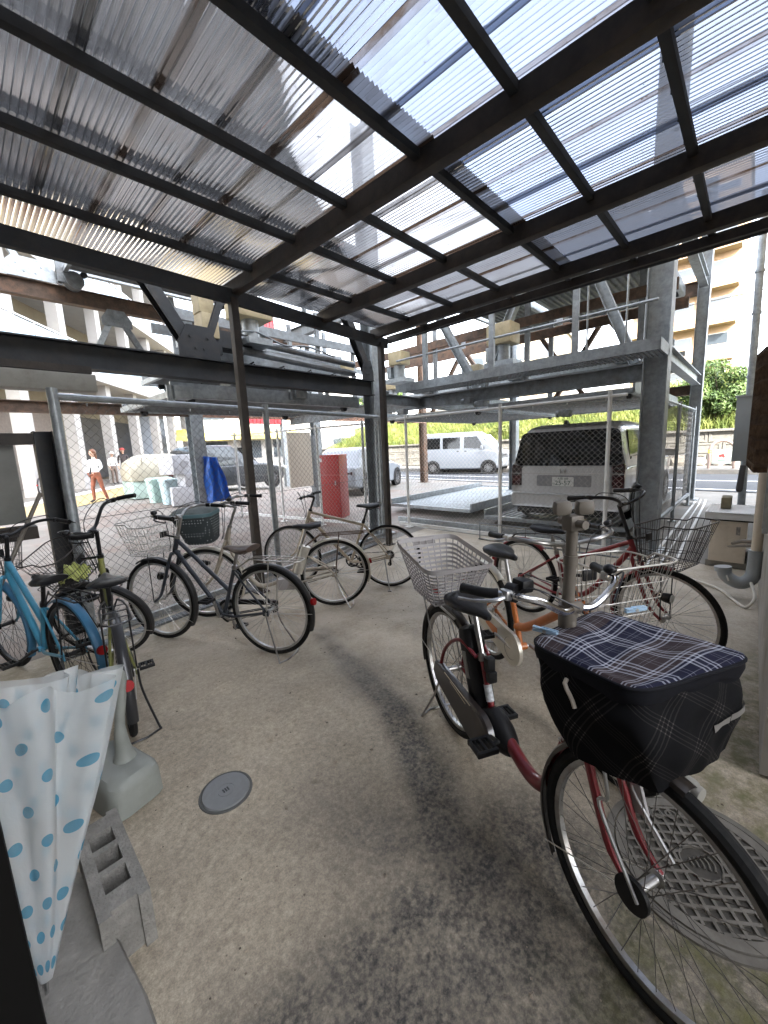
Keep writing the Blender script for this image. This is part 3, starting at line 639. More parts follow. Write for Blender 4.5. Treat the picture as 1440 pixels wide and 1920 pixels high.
    def make(s):
        k = s.k; HT, HB, BB, Hr, Hf, a = s.HT, s.HB, s.BB, s.Hr, s.Hf, s.a; fm = k['paint']
        sa = V((-cos(radians(70)), 0, sin(radians(70)))); sz = k.get('seat_z', .80)
        ST = BB+sa*((k.get('st_z', .60)-BB.z)/sa.z); SS = BB+sa*((sz-.05-BB.z)/sa.z); s.SS = SS
        mb = MB(); r = k.get('tube', .016)
        mb.tube([HB-a*.005, HT+a*.005], .0185, 12); mb.tube([BB-V((0, .035, 0)), BB+V((0, .035, 0))], .021, 12); mb.tube([BB, ST], r*.92, 12)
        for y in (-1, 1):
            mb.tube([BB+V((-.02, y*.02, 0)), BB+V((-.12, y*.04, .005)), Hr+V((.02, y*.058, 0))], .0095, 8)
            if k.get('sstay', True): mb.tube([ST+V((0, y*.014, -.03)), Hr+V((0, y*.058, .01))], .0075, 8)
            mb.box(Hr+V((.005, y*.06, 0)), (.05, .006, .045), bev=.002)
        ft = k['frame']
        if ft == 'diamond':
            mb.tube([HT-a*.02, ST-sa*.03], r, 12); mb.tube([HB+a*.02, BB], r*1.12, 12)
        elif ft == 'double':                          # two sloping parallel tubes
            mb.tube([HT-a*.02, BB+sa*.21], r, 12); mb.tube([HB+a*.01, BB+V((.01, 0, .0))], r*1.1, 12)
        elif ft == 'slope':
            mb.tube([HT-a*.02, BB+sa*.27], r*.9, 12); mb.tube(curve([HB+a*.03, HB+V((-.12, 0, -.13)), BB+V((.16, 0, .08)), BB], 6), r*1.15, 12)
        elif ft == 'u':
            mb.tube(curve([HT-a*.03, HB+V((-.025, 0, -.03)), HB+V((-.085, 0, -.25)), V((BB.x+.335, 0, .315)), V((BB.x+.285, 0, .268)), V((BB.x+.21, 0, .262)), V((BB.x+.05, 0, BB.z+.03))], 8), k.get('ut', .02), 16)
        elif ft == 'single':
            mb.tube(curve([HB+a*.03, HB+V((-.1, 0, -.1)), BB+sa*.14+V((.12, 0, .03)), BB+sa*.12], 6), r*1.4, 12)
        s.b(mb, 'frame', fm)
        mb = MB()                                        # fork
        cr = HB-a*.02
        mb.tube([HB, cr], .017, 10)
        for y in (-1, 1): mb.tube(curve([cr+V((0, y*.012, 0)), cr+V((.0, y*.045, -.012)), s.A0+a*.16+V((0, y*.055, 0)), s.A0+a*.06+V((.012, y*.056, 0)), Hf+V((0, y*.056, .0))], 5), [.0125]*11+[.0115]*5+[.009]*5, 10)
        s.b(mb, 'fork', k.get('fork', fm), steer=True)
        s.wheel(Hf, 'front_wheel', True); s.wheel(Hr, 'rear_wheel', False)
        fd = k.get('fender')
        if fd:
            s.fender(Hr, 'rear_fender', k.get('rf0', -12) if False else 200, 55, fd, False, 178); s.fender(Hf, 'front_fender', 215, 60 if not k.get('ff1') else k['ff1'], k.get('ffender', fd), True, 208)
        # saddle
        mb = MB(); T = Matrix.Translation(SS+V((-.02, 0, .0))); loops = []
        for x, w, h, zt in ((-.13, .035, .03, .055), (-.125, .085, .05, .062), (-.08, .102, .062, .06), (-.02, .088, .06, .052), (.04, .05, .05, .048), (.09, .028, .042, .048), (.13, .02, .034, .044), (.142, .01, .02, .035)):
            loops.append([T @ V((x, w*cos(2*pi*i/16), zt-h*.45+h*.5*(sin(2*pi*i/16) if sin(2*pi*i/16) > 0 else sin(2*pi*i/16)*.9))) for i in range(16)])
        mb.loft(loops); sd = s.b(mb, 'saddle', k.get('saddle', leather_b))
        mb = MB()
        for y in (-1, 1): mb.tube([T @ V((-.09, y*.035, .01)), T @ V((-.02, y*.024, -.005)), T @ V((.1, y*.012, .02))], .0035, 6)
        for y in (-.055, .055): mb.tube([T @ V((-.085+.012*cos(t*.9), y+.012*sin(t*.9), .03-t*.0045)) for t in range(12)], .0025, 5)
        s.b(mb, 'saddle_rails', blackm, sd)
        mb = MB(); mb.tube([ST-sa*.04, SS+V((0, 0, .01))], .0125, 10); mb.tube([ST-sa*.012, ST+sa*.02], .02, 12); mb.box(SS+V((-.02, 0, .0)), (.06, .04, .03), bev=.006); s.b(mb, 'seat_post', k.get('post', chrome_dull))
        # crank, pedals, chain
        ca = radians(k.get('crank', 20)); cl = .165; cm = k.get('crank_m', chrome_dull); mb = MB()
        mb.tube([BB-V((0, .06, 0)), BB+V((0, .06, 0))], .008, 8); ends = {}
        for sd_, ang in ((-1, ca), (1, ca+pi)):
            e = BB+V((cl*cos(ang), sd_*.085, cl*sin(ang))); mb.tube([BB+V((0, sd_*.062, 0)), e], [.012, .009], 8); ends[sd_] = e
        MXr = Matrix.Translation(BB-V((0, .048, 0))) @ Matrix.Rotation(pi/2, 4, 'X'); mb.lathe([(.06, -.002), (.075, -.002), (.078, 0), (.075, .002), (.06, .002), (.06, -.002)], 30, MXr)
        for i in range(5): a_ = 2*pi*i/5; mb.tube([MXr @ V((.01, 0, 0)), MXr @ V((.064*cos(a_), .064*sin(a_), 0))], .006, 6)
        cro = s.b(mb, 'crank', cm)
        for sd_, e in ends.items():
            mb = MB(); mb.cyl(e, e+V((0, sd_*.03, 0)), .007, 8); c = e+V((0, sd_*.065, 0))
            for x in (-.036, .036): mb.box(c+V((x, 0, 0)), (.014, .09, .022), bev=.004)
            mb.box(c, (.07, .014, .02), bev=.004)
            for y in (-.038, .038): mb.box(c+V((0, y, 0)), (.07, .012, .02), bev=.004)
            for y in (-.02, .02): mb.box(c+V((0, y, 0)), (.06, .004, .014))
            s.b(mb, 'pedal', k.get('pedal', blackp), cro)
        rc = Hr-V((0, .044, 0)); mb = MB(); MXc = Matrix.Translation(rc) @ Matrix.Rotation(pi/2, 4, 'X'); mb.lathe([(.01, -.004), (.034, -.004), (.036, 0), (.034, .004), (.01, .004)], 18, MXc)
        for sg in (-1, 1): mb.tube([BB+V((0, -.048, sg*.076)), rc+V((0, 0, sg*.035))], .0035, 5)
        if k.get('derail'):
            mb.box(rc+V((-.0, -.02, -.07)), (.02, .016, .09), bev=.004); mb.cyl(rc+V((.01, -.026, -.11)), rc+V((.01, -.016, -.11)), .024, 10); mb.lathe([(.034, -.012), (.05, -.004), (.04, .012), (.03, .012)], 20, MXc)
        s.b(mb, 'chain', blackm)
        cc = k.get('chaincase')
        if cc:
            kind, cmx = cc; mb = MB(); y0, y1 = -.072, -.05; n = 12
            if kind == 'half':
                pts = [BB+V((.1*cos(t), 0, .1*sin(t))) for t in [radians(-75+165*i/n) for i in range(n+1)]]+[Hr+V((.03, 0, .055)), Hr+V((-.02, 0, .05)), Hr+V((-.02, 0, .022)), BB+V((-.02, 0, .062))]+[BB+V((.062*cos(t), 0, .062*sin(t))) for t in [radians(90-165*i/n) for i in range(n+1)]]
            else:
                pts = [BB+V((.105*cos(t), 0, .105*sin(t))) for t in [radians(-100+200*i/n) for i in range(n+1)]]+[Hr+V((.06*cos(t), 0, .06*sin(t))) for t in [radians(95+170*i/8) for i in range(9)]]
            if kind == 'ring':                           # open case with a round window
                ou = pts; nn = 64; ou = resample(ou, nn); ins = []
                ctr = sum(ou, V())/nn
                ins = [p.lerp(ctr, .0) for p in ou]
                mb.prism([p+V((0, y0, 0)) for p in ou], (0, y1-y0, 0))
                s.b(mb, 'chain_cover', cmx)
                mb = MB(); mb.lathe([(.0, -.002), (.066, -.002), (.068, 0)], 28, Matrix.Translation(BB+V((0, y0-.0015, 0))) @ Matrix.Rotation(pi/2, 4, 'X')); s.b(mb, 'cover_recess', blackm)
                mb = MB(); u = (Hr-BB); q = [BB+u*t+V((0, y0-.0015, z)) for t, z in ((.36, .035), (.72, .022), (.72, -.008), (.36, -.03))]; mb.prism(q, (0, .001, 0)); s.b(mb, 'cover_slot', k['paint'])
            else:
                mb.prism([p+V((0, y0, 0)) for p in pts], (0, y1-y0, 0)); s.b(mb, 'chain_cover', cmx)
        # stem and handlebar
        C = HT+a*k.get('stem', .14); s.C = C; bt = k.get('bar', 'city'); W = k.get('bw', .28); mb = MB()
        mb.tube([HT-a*.02, C], .0125, 12); mb.cyl(HT-a*.005, HT+a*.018, .021, 12)
        if bt == 'flat': C2 = C+V((.07, 0, .01)); mb.tube([C, C2], .014, 10)
        else: C2 = C+V((.025, 0, .01)); mb.tube([C-a*.01, C2], .016, 10)
        mb.cyl(C2-V((0, .022, 0)), C2+V((0, .022, 0)), .017, 12); s.b(mb, 'stem', k.get('stem_m', chrome_dull), steer=True)
        rise = k.get('rise', .06)
        if bt == 'city': H = [(0, 0, 0), (.01, .05, .0), (.045, .13, rise*.5), (.035, W*.75, rise*.9), (-.02, W*.93, rise), (-.10, W, rise*.9), (-.215, W*1.03, rise*.72)]
        elif bt == 'high': H = [(0, 0, 0), (.0, .06, .01), (-.01, .13, rise*.6), (-.015, .2, rise*.95), (-.04, W*.88, rise), (-.11, W, rise*.97), (-.2, W*1.02, rise*.9)]
        elif bt == 'sweep': H = [(0, 0, 0), (.015, .06, .0), (.01, .14, rise*.7), (-.02, .2, rise), (-.05, W*.8, rise), (-.10, W, rise*.95), (-.17, W*1.12, rise*.9)]
        else: H = [(0, 0, 0), (0, .1, .004), (-.012, W*.7, .012), (-.03, W, .012), (-.035, W*1.05, .012)]
        ends = {}; mb = MB(); full = {}
        for y in (-1, 1): full[y] = curve([C2+V((p[0], p[1]*y, p[2])) for p in H], 6)
        mb.tube(list(reversed(full[-1]))[:-1]+full[1], .011, 10); hb = s.b(mb, 'handlebar', k.get('bar_m', chrome_dull), steer=True)
        for y in (-1, 1):
            F = full[y]; L = 0; i = len(F)-1
            while i > 0 and L < .115: L += (F[i]-F[i-1]).length; i -= 1
            g = F[i:]; mb = MB(); mb.tube(g, [.0165]+[.0155]*(len(g)-2)+[.017], 12); s.b(mb, 'grip', k.get('grip', blackp), hb, True)
            t = (g[-1]-g[0]).normalized(); side = V((0, 0, 1)).cross(t).normalized()
            if side.x < 0: side = -side
            q = F[max(0, i-2)]; mb = MB(); mb.box(q, (.035, .03, .03), bev=.006)
            mb.tube(curve([q+side*.01-V((0, 0, .005)), q+side*.04+t*.02-V((0, 0, .01)), q+side*.055+t*.07-V((0, 0, .015)), q+side*.05+t*.13-V((0, 0, .018))], 4), [.007]*5+[.006]*4+[.0045]*4, 8)
            s.b(mb, 'brake_lever', k.get('lever', blackm), hb, True)
            if y == k.get('bell', 1): mb = MB(); qq = F[max(0, i-4)]; mb.sphere(qq+V((0, 0, .028)), .022, 14, (1, 1, .75)); mb.cyl(qq, qq+V((0, 0, .02)), .006, 8); s.b(mb, 'bell', k.get('bell_m', blackm), hb, True)
            s.q = getattr(s, 'q', {}); s.q[y] = q
        mb = MB()
        for y in (-1, 1):
            q = s.q[y]; mb.tube(curve([q+V((.02, 0, 0)), q+V((.075, -y*.03, .035)), C2+V((.075, y*.07, .035)), HT+V((.055, y*.02, -.03)), HB+V((.035, y*.015, 0))][:3 if k.get('short_cables') else 5], 6), .0028, 6)
        s.b(mb, 'brake_cables', blackm, steer=True)
        # basket in front
        bk = k.get('basket')
        if bk: s.basket(bk)
        rk = k.get('rack')
        if rk:
            mb = MB(); zt = s.R*2+.055; x0, x1 = -.30, .12; lp = [(x1, .03), (x1-.06, .05), (-.05, .062), (x0+.03, .06), (x0, .035)]
            for y in (-1, 1):
                mb.tube([V((x, y*yy, zt)) for x, yy in lp]+[V((x0, 0, zt))], .005, 8); mb.tube([V((-.06, y*.06, zt)), Hr+V((-.01, y*.066, .02))], .0045, 8); mb.tube([V((x1, y*.03, zt)), ST+V((0, 0, -.02))], .0045, 8)
            for x in (-.2, -.1, 0): mb.tube([V((x, -.06, zt)), V((x, .06, zt))], .0035, 6)
            mb.tube([V((.1, 0, zt)), V((x0, 0, zt))], .0035, 6)
            s.b(mb, 'rear_rack', rk)
        if k.get('stand') == 'double':
            mb = MB()
            for y in (-1, 1): mb.tube(curve([Hr+V((0, y*.068, 0)), Hr+V((-.03, y*.075, -.12)), V((-.115, y*.12, .03)), V((-.125, y*.13, .008))], 4), .006, 8)
            mb.tube([V((-.125, -.13, .008)), V((-.16, -.06, .008)), V((-.16, .06, .008)), V((-.125, .13, .008))], .006, 8); s.b(mb, 'kickstand', k.get('stand_m', chrome_dull))
        elif k.get('stand') == 'side':
            mb = MB(); mb.tube([Hr+V((.04, .065, -.01)), V((-.02, .17, .006))], .007, 8); mb.box((-.02, .17, .008), (.04, .03, .012)); s.b(mb, 'kickstand', k.get('stand_m', chrome_dull))
        if k.get('refl', True):
            an = radians(165); R = s.R+.03; c = Hr+V((R*cos(an), 0, R*sin(an))); nrm = V((cos(an), 0, sin(an))); mb = MB(); mb.tube([c-nrm*.008, c+nrm*.012], .026, 16); s.b(mb, 'rear_reflector', reflector_red)
        if k.get('lamp', True):
            c = Hf+V((.03, -.085, .17)) if k.get('lamp') != 'front' else s.HB+V((.14, 0, -.05)); mb = MB(); mb.tube([c-V((.05, 0, 0)), c, c+V((.03, 0, 0)), c+V((.035, 0, 0))], [.016, .03, .034, .02], 14); mb.tube([c, c+V((-.05, .03, .02))], .006, 6); lm = s.b(mb, 'headlight', k.get('lamp_m', blackp), steer=True)
            mb = MB(); mb.tube([c+V((.035, 0, 0)), c+V((.04, 0, 0))], .027, 14); s.b(mb, 'lens', lens, lm, True)
        if s.k.get('lock'):
            pass
    def basket(s, bk):
        kind, m = bk[0], bk[1]; w, d, h = bk[2:5] if len(bk) > 4 else (.38, .29, .25); dz = bk[5] if len(bk) > 5 else 0
        base = V((s.HB.x+.085+d*.36, 0, s.R*2+.07+dz))
        top = resample(rrect(w, d, .06), 44); bot = resample(rrect(w*.78, d*.72, .05), 44)
        def pt(i, u): p = bot[i].lerp(top[i], u); return base+V((p.x+u*.03, p.y, u*h+ (.025*u if p.x > 0 else 0)))
        mb = MB()
        for u, r in ((1, .0042), (.72, .002), (.45, .002), (.2, .002), (.0, .003)): mb.tube([pt(i, u) for i in range(44)], r, 6, closed=True)
        for i in range(0, 44): mb.tube([pt(i, 1), pt(i, 0)], .0017, 4, cap=False)
        for j in range(9): y = w*.78*(j/8-.5)*.95; mb.tube([base+V((-d*.35, y, 0)), base+V((d*.35, y, 0))], .0018, 4, cap=False)
        for j in range(4): x = d*.72*(j/3-.5)*.9; mb.tube([base+V((x, -w*.37, 0)), base+V((x, w*.37, 0))], .0018, 4, cap=False)
        o = s.b(mb, 'front_basket', m, steer=True)
        mb = MB(); mb.box(base+V((-d*.36-.0, 0, h*.62)), (.012, .07, .05), bev=.004); mb.tube([s.HT, base+V((-d*.36, 0, h*.6))], .008, 6)
        for y in (-1, 1): mb.tube([base+V((0, y*.08, 0)), s.Hf+V((0, y*.066, .0))], .0035, 6)
        s.b(mb, 'basket_bracket', blackm, o, True); s.bbase = base
    def loc(s, p): return s.Mi @ V(p)

# the eight bicycles, from the far left round to the near right
b1 = Bike('light blue bicycle seen from behind at the far left with red fender reflector', (.34, 3.0), (.10, 3.98), paint=blue_paint, frame='double', fender=blue_dull, bar='city', bar_m=blackm, stem_m=blackm, basket=('wire', wire_dk, .34, .26, .24), rack=blackm, stand='double', stand_m=blackm, post=blackm, crank=150, crank_m=blackm, saddle=leather_b, seat_z=.80, tube=.019, stem=.17, steer=4, rim=blackm, spoke=wire_dk)
b2 = Bike('black and olive yellow bicycle with its front wheel turned sharply sideways', (.47, 2.47), (.63, 3.47), paint=olive_paint, frame='double', fender=black_paint, bar='high', bar_m=blackm, stem_m=blackm, rise=.09, stem=.2, basket=('wire', wire_dk, .36, .27, .22), rack=blackm, stand='double', stand_m=blackm, post=blackm, crank=-70, crank_m=blackm, steer=60, seat_z=.84, fork=black_paint, lever=blackm)
b3 = Bike('dark navy step through bicycle with brown saddle and pale wire basket', (1.45, 2.56), (1.01, 3.53), R=.345, paint=navy_paint, frame='double', fender=black_paint, bar='city', rise=.05, stem=.17, basket=('wire', wire_lt, .40, .30, .23), rack=wire_lt, stand='double', saddle=leather_br, crank=-95, bw=.27, seat_z=.83, st_z=.66, steer=3, grip=blackp, chaincase=('half', blackp))
b4 = Bike('champagne electric bicycle with dotted covered basket and black sprung saddle', (2.36, 2.9), (1.45, 3.66), R=.33, paint=champ_paint, frame='u', fender=silver_plate, bar='city', stem=.2, rise=.06, stand='double', seat_z=.83, crank=30, basket=None, rack=rust, refl=True, chaincase=('half', champ_paint))
b5 = Bike('cream sports bicycle with flat handlebar beside the corner post', (3.07, 2.83), (2.47, 3.77), R=.345, tr=.015, paint=cream_paint, frame='diamond', fender=None, bar='flat', bar_m=blackm, stem_m=blackm, stem=.16, head=.1, seat_z=.92, st_z=.72, crank=20, crank_m=blackm, derail=True, stand='side', post=blackm, rim=alloy, refl=False, lamp=False, bell=0)
b6 = Bike('deep red electric bicycle in front with tartan basket cover and grey rear basket', (1.63, 1.09), (1.075, .125), R=.335, tr=.021, paint=red_paint, frame='u', fender=mat('dark brown fender', (.03, .024, .02), .35, .1, .2, 8, coat=.3), bar='sweep', rise=.055, bw=.26, stem=.14, stand='double', seat_z=.79, st_z=.56, crank=25, bbx=.41, bbz=.285, ut=.026, short_cables=True, steer=7, sstay=False, crank_m=blackm, spoke=mat('dulled spokes', (.16, .15, .14), .4, .7), rim=chrome_dull, lamp=False, pedal=blackp, lever=alloy, ff1=78, refl=False, bar_m=chrome, stem_m=beige_plastic)
b7 = Bike('orange bicycle with large silver chain cover and bright wire basket', (2.42, 1.31), (1.80, .40), paint=orange_paint, frame='single', fender=silver_plate, bar='city', rise=.04, stem=.15, basket=('wire', wire_lt, .38, .29, .25), chaincase=('ring', silver_plate), stand='double', seat_z=.83, st_z=.62, crank=172, lever=alloy, saddle=leather_b, tube=.018)
b8 = Bike('cherry red bicycle with black handlebar and dark basket nearest the side wall', (3.3, 1.42), (3.0, .35), R=.328, head=.09, paint=red_paint2, frame='slope', fender=red_paint2, ffender=red_paint2, ff1=85, bar='city', rise=.07, stem=.24, bar_m=blackm, stem_m=blackm, basket=('wire', wire_dk, .42, .33, .25, -.03), stand='double', seat_z=.8, crank=100, tube=.018, saddle=leather_b)

# ---- extras: champagne electric bicycle: battery and dotted basket cover
def b4_extras():
    s = b4; mb = MB(); sa = V((-cos(radians(70)), 0, sin(radians(70)))); mb.tube([s.BB+sa*.09+V((-.05, 0, 0)), s.BB+sa*.36+V((-.05, 0, 0))], .045, 14); s.b(mb, 'battery', silver_plate)
    mb = MB(); mb.box(s.BB+V((.02, 0, -.01)), (.2, .1, .12), bev=.03); s.b(mb, 'motor_unit', grey_plastic)
    m, t, n, l, b = nodes_of('dotted basket fabric'); tc = n.new('ShaderNodeTexCoord'); vo = n.new('ShaderNodeTexVoronoi'); vo.inputs['Scale'].default_value = 42; vo.inputs['Randomness'].default_value = .12; l.new(tc.outputs['Object'], vo.inputs[0])
    r = n.new('ShaderNodeValToRGB'); r.color_ramp.interpolation = 'CONSTANT'; r.color_ramp.elements[0].color = (.4, .44, .44, 1); r.color_ramp.elements[1].position = .22; r.color_ramp.elements[1].color = (.035, .045, .05, 1); l.new(vo.outputs['Distance'], r.inputs[0]); l.new(r.outputs[0], b.inputs['Base Color']); b.inputs['Roughness'].default_value = .8
    base = V((s.HB.x+.2, 0, s.R*2+.07)); loops = []
    for z, w, d in ((0, .28, .22), (.02, .31, .25), (.12, .35, .29), (.22, .39, .33), (.25, .40, .335)): loops.append([base+V((p.x+z*.15, p.y, z)) for p in resample(rrect(w, d, .08), 40)])
    mb = MB(); mb.loft(loops); o = s.b(mb, 'front_basket', m, steer=True)
    mb = MB(); loops = []
    for z, w, d in ((.247, .405, .34), (.25, .415, .35), (.275, .415, .35), (.278, .41, .345)): loops.append([base+V((p.x+z*.15, p.y, z)) for p in resample(rrect(w, d, .08), 40)])
    mb.loft(loops); s.b(mb, 'trim', mat('teal trim', (.09, .17, .19), .6), o, True)
    mb = MB(); loops = []
    for z, w, d in ((.278, .405, .34), (.30, .37, .31), (.312, .25, .2), (.315, .04, .03)): loops.append([base+V((p.x+z*.15, p.y, z+.006*sin(p.y*30))) for p in resample(rrect(w, d, .08 if w > .2 else .01), 40)])
    mb.loft(loops); s.b(mb, 'basket_lid', mat('dark grey green cloth', (.1, .12, .12), .7, 0, .2, 12, bump=.2, bs=60), o, True)
b4_extras()

# ---- extras: near red electric bicycle
def b6_extras():
    s = b6; BB = s.BB; sa = V((-cos(radians(70)), 0, sin(radians(70)))); dk = mat('dark brown moulded cover', (.035, .028, .026), .3, .1, .15, 6, coat=.4)
    mb = MB(); y0, y1 = -.088, -.055; pts = [BB+V((.09*cos(t), 0, .095*sin(t))) for t in [radians(-95+180*i/14) for i in range(15)]]+[BB+V((-.06, 0, .095)), s.Hr+V((.03, 0, .058)), s.Hr+V((-.03, 0, .048)), s.Hr+V((-.05, 0, .0)), s.Hr+V((-.02, 0, -.04)), BB+V((-.12, 0, -.08))]
    L0 = [p+V((0, y1, 0)) for p in pts]; c = sum(pts, V())/len(pts); L1 = [p+V((0, y0+.008, 0)) for p in pts]; L2 = [p+(c-p).normalized()*.012+V((0, y0, 0)) for p in pts]; mb.loft([L0, L1, L2]); o = s.b(mb, 'chain_cover', dk)
    mb = MB(); mb.tube([s.Hr+V((.1, y0-.001, .055)), BB+V((-.06, y0-.001, .088))], .0025, 6); mb.tube([s.Hr+V((.16, y0-.001, .04)), BB+V((-.1, y0-.001, .07))], .0018, 6); s.b(mb, 'cover_stripe', mat('pale gold stripe', (.55, .48, .36), .35, .5), o)
    mb = MB(); loops = []
    for x, w, h, zc in ((-.1, .05, .06, .0), (-.07, .085, .12, .0), (.0, .10, .16, .01), (.07, .09, .125, .005), (.11, .07, .08, -.005), (.13, .05, .05, -.01)): loops.append([BB+V((x, w*.6*cos(2*pi*i/18), zc+h*.55*sin(2*pi*i/18))) for i in range(18)])
    mb.loft(loops); s.b(mb, 'motor_unit', blackp)
    mb = MB(); u = sa; x_ = V((u.z, 0, -u.x)); loops = []
    for t, w, d in ((.07, .05, .08), (.08, .058, .095), (.2, .06, .1), (.38, .06, .1), (.42, .056, .09), (.43, .03, .05)): loops.append([BB+u*t+x_*(-.075)+V((0, p.y, 0))+x_*p.x for p in resample(rrect(w*1.6, d, .025), 28)])
    mb.loft(loops); bt = s.b(mb, 'battery', blackp)
    mb = MB(); mb.box(BB+u*.26+x_*(-.08)+V((0, -.0492, 0)), (.035, .003, .12), Matrix.Rotation(radians(-20), 3, 'Y'), bev=.001); s.b(mb, 'battery_panel', mat('grey badge', (.2, .2, .19), .4), bt)
    mb = MB(); mb.box(BB+u*.27+x_*.05, (.035, .04, .07), bev=.008); mb.box(BB+u*.22+x_*.05+V((.0, -.0, 0)), (.03, .04, .05), bev=.006); s.b(mb, 'ring_lock', blackp)
    mb = MB(); mb.lathe([(.0172, -.035), (.0174, -.035), (.0174, .035), (.0172, .035)], 14, frame(V((0, 1, 0)), u.cross(V((0, 1, 0))), u, BB+u*.145), ang=pi*2); s.b(mb, 'sticker', mat('silver sticker', (.5, .52, .54), .4, 0, .5, 60))
    # rear seat stays, low
    mb = MB()
    for y in (-1, 1): mb.tube(curve([BB+u*.3+V((0, y*.03, 0)), BB+u*.3+V((-.12, y*.05, .03)), s.Hr+V((.06, y*.06, .16)), s.Hr+V((0, y*.066, .02))], 5), .009, 8)
    s.b(mb, 'seat_stay', s.k['paint'])
    # name on the down tube
    p = s.HB+V((-.062, -.0275, -.15)); d = (s.HB+V((-.025, 0, -.03))-(s.HB+V((-.085, 0, -.25)))).normalized(); z = V((0, -1, 0)); y = z.cross(d)
    text('Panasonic', 'lettering', white_paint, s.off @ frame(d, y, z, p), .028, s.root, .0006)
    # grey plastic rear basket, higher at the back
    top = []; W = .36; Lb = .46; N = 72
    P = resample(rrect(W, Lb, .06), N); Q = resample(rrect(W*.68, Lb*.62, .05), N); cx = -.07
    def pt(i, v):
        a, b_ = Q[i], P[i]; q = a.lerp(b_, v); zt = .95-.13*(b_.x); return V((cx+q.x-.02*v, q.y, .725+(zt-.725)*v))
    mb = MB()
    mb.grid([[pt(i % N, 1.0)+V((0, 0, .006))+(P[i % N]*.03), pt(i % N, .93)+P[i % N]*.035, pt(i % N, .93), pt(i % N, 1)+V((0, 0, .006))] for i in range(N+1)])
    nz = 9
    for j in range(nz):
        v = .06+.84*j/nz; w_ = .03
        mb.grid([[pt(i % N, v), pt(i % N, v+w_*1.6), pt(i % N, v+w_*1.6)*.985+V((cx, 0, .83))*.015, pt(i % N, v)*.985+V((cx, 0, .83))*.015, pt(i % N, v)] for i in range(N+1)])
    for i in range(0, N, 2): mb.tube([pt(i, .02), pt(i, .95)], .0032, 5)
    for j in range(7): x = cx-Lb*.3+Lb*.6*j/6; mb.tube([V((x, -W*.33, .728)), V((x, W*.33, .728))], .004, 5)
    for j in range(5): y = W*.64*(j/4-.5); mb.tube([V((cx-Lb*.3, y, .728)), V((cx+Lb*.3, y, .728))], .004, 5)
    rb = s.b(mb, 'rear_basket', grey_plastic)
    mb = MB(); mb.prism([V((cx-Lb*.5-.022, y, z)) for y, z in ((-.07, .93), (.07, .93), (.06, .985), (-.06, .985))], (.004, 0, 0)); s.b(mb, 'handle_plate', grey_plastic, rb)
    mb = MB()
    for y in (-1, 1):
        mb.tube([V((.14, y*.05, .68)), V((-.24, y*.06, .705)), V((-.27, 0, .705))], .006, 8); mb.tube([V((-.22, y*.06, .70)), s.Hr+V((-.02, y*.07, .02))], .0045, 8)
    s.b(mb, 'rear_rack', chrome_dull); mb = MB(); mb.tube([V((-.27, .05, .66)), V((-.30, .05, .66))], .022, 12); s.b(mb, 'rear_reflector', reflector_red)
    # umbrella holder clamped on the stem
    q = s.C+V((.0, 0, -.03)); mb = MB(); mb.tube([q, q+V((.01, 0, .3))], [.019, .016], 14); mb.cyl(q+V((0, 0, -.03)), q+V((0, 0, .04)), .027, 14); mb.cyl(q+V((.006, 0, .17)), q+V((.007, 0, .2)), .021, 14)
    c = q+V((.01, 0, .33)); R_ = Matrix.Rotation(radians(-20), 3, 'Z')
    for y in (-.038, .038): mb.box(c+R_ @ V((0, y*.85, .015)), (.042, .05, .045), R_, bev=.016)
    mb.box(c+V((0, 0, -.03)), (.045, .05, .05), bev=.012); mb.tube([c+V((-.05, 0, -.03)), c+V((.05, 0, -.03))], .013, 10); s.b(mb, 'umbrella_holder', beige_plastic)
    mb = MB(); mb.tube([s.q[-1]+V((-.02, .02, 0)), s.q[-1]+V((.01, .03, .0))], .028, 14); mb.box(s.q[-1]+V((0, .06, .02)), (.05, .045, .04), bev=.01); s.b(mb, 'gear_shifter', blackp, steer=True)
    mb = MB(); mb.tube(curve([s.HB+V((.1, .06, -.1)), s.HB+V((.13, .066, -.2)), s.HB+V((.11, .068, -.24)), s.Hf+V((.02, .07, .05))], 5), .005, 8); mb.tube(curve([s.HB+V((.1, -.06, -.1)), s.HB+V((.13, -.066, -.2)), s.HB+V((.11, -.068, -.24)), s.Hf+V((.02, -.07, .0))], 5), .005, 8); s.b(mb, 'basket_bracket', alloy, steer=True)
    mb = MB(); mb.box(s.A0+s.a*.2+V((.02, .075, 0)), (.05, .012, .17), Matrix.Rotation(radians(-21), 3, 'Y'), bev=.005); s.b(mb, 'fork_guard', grey_plastic, steer=True)
    mb = MB(); mb.lathe([(0, -.012), (.04, -.012), (.045, -.006), (.045, .004), (.0, .008)], 24, Matrix.Translation(s.Hf+V((0, -.062, 0))) @ Matrix.Rotation(pi/2, 4, 'X')); s.b(mb, 'hub_cover', blackp, steer=True)
    # lamp under the basket
    c = V((s.Hf.x+.03, .03, .655)); mb = MB(); mb.box(c, (.075, .05, .035), bev=.014); mb.tube([c+V((.03, 0, 0)), c+V((.05, 0, 0))], [.02, .018], 14); s.b(mb, 'headlight', mat('dusty lamp plastic', (.3, .29, .26), .4, 0, .1, 10), steer=True)
    plaid()
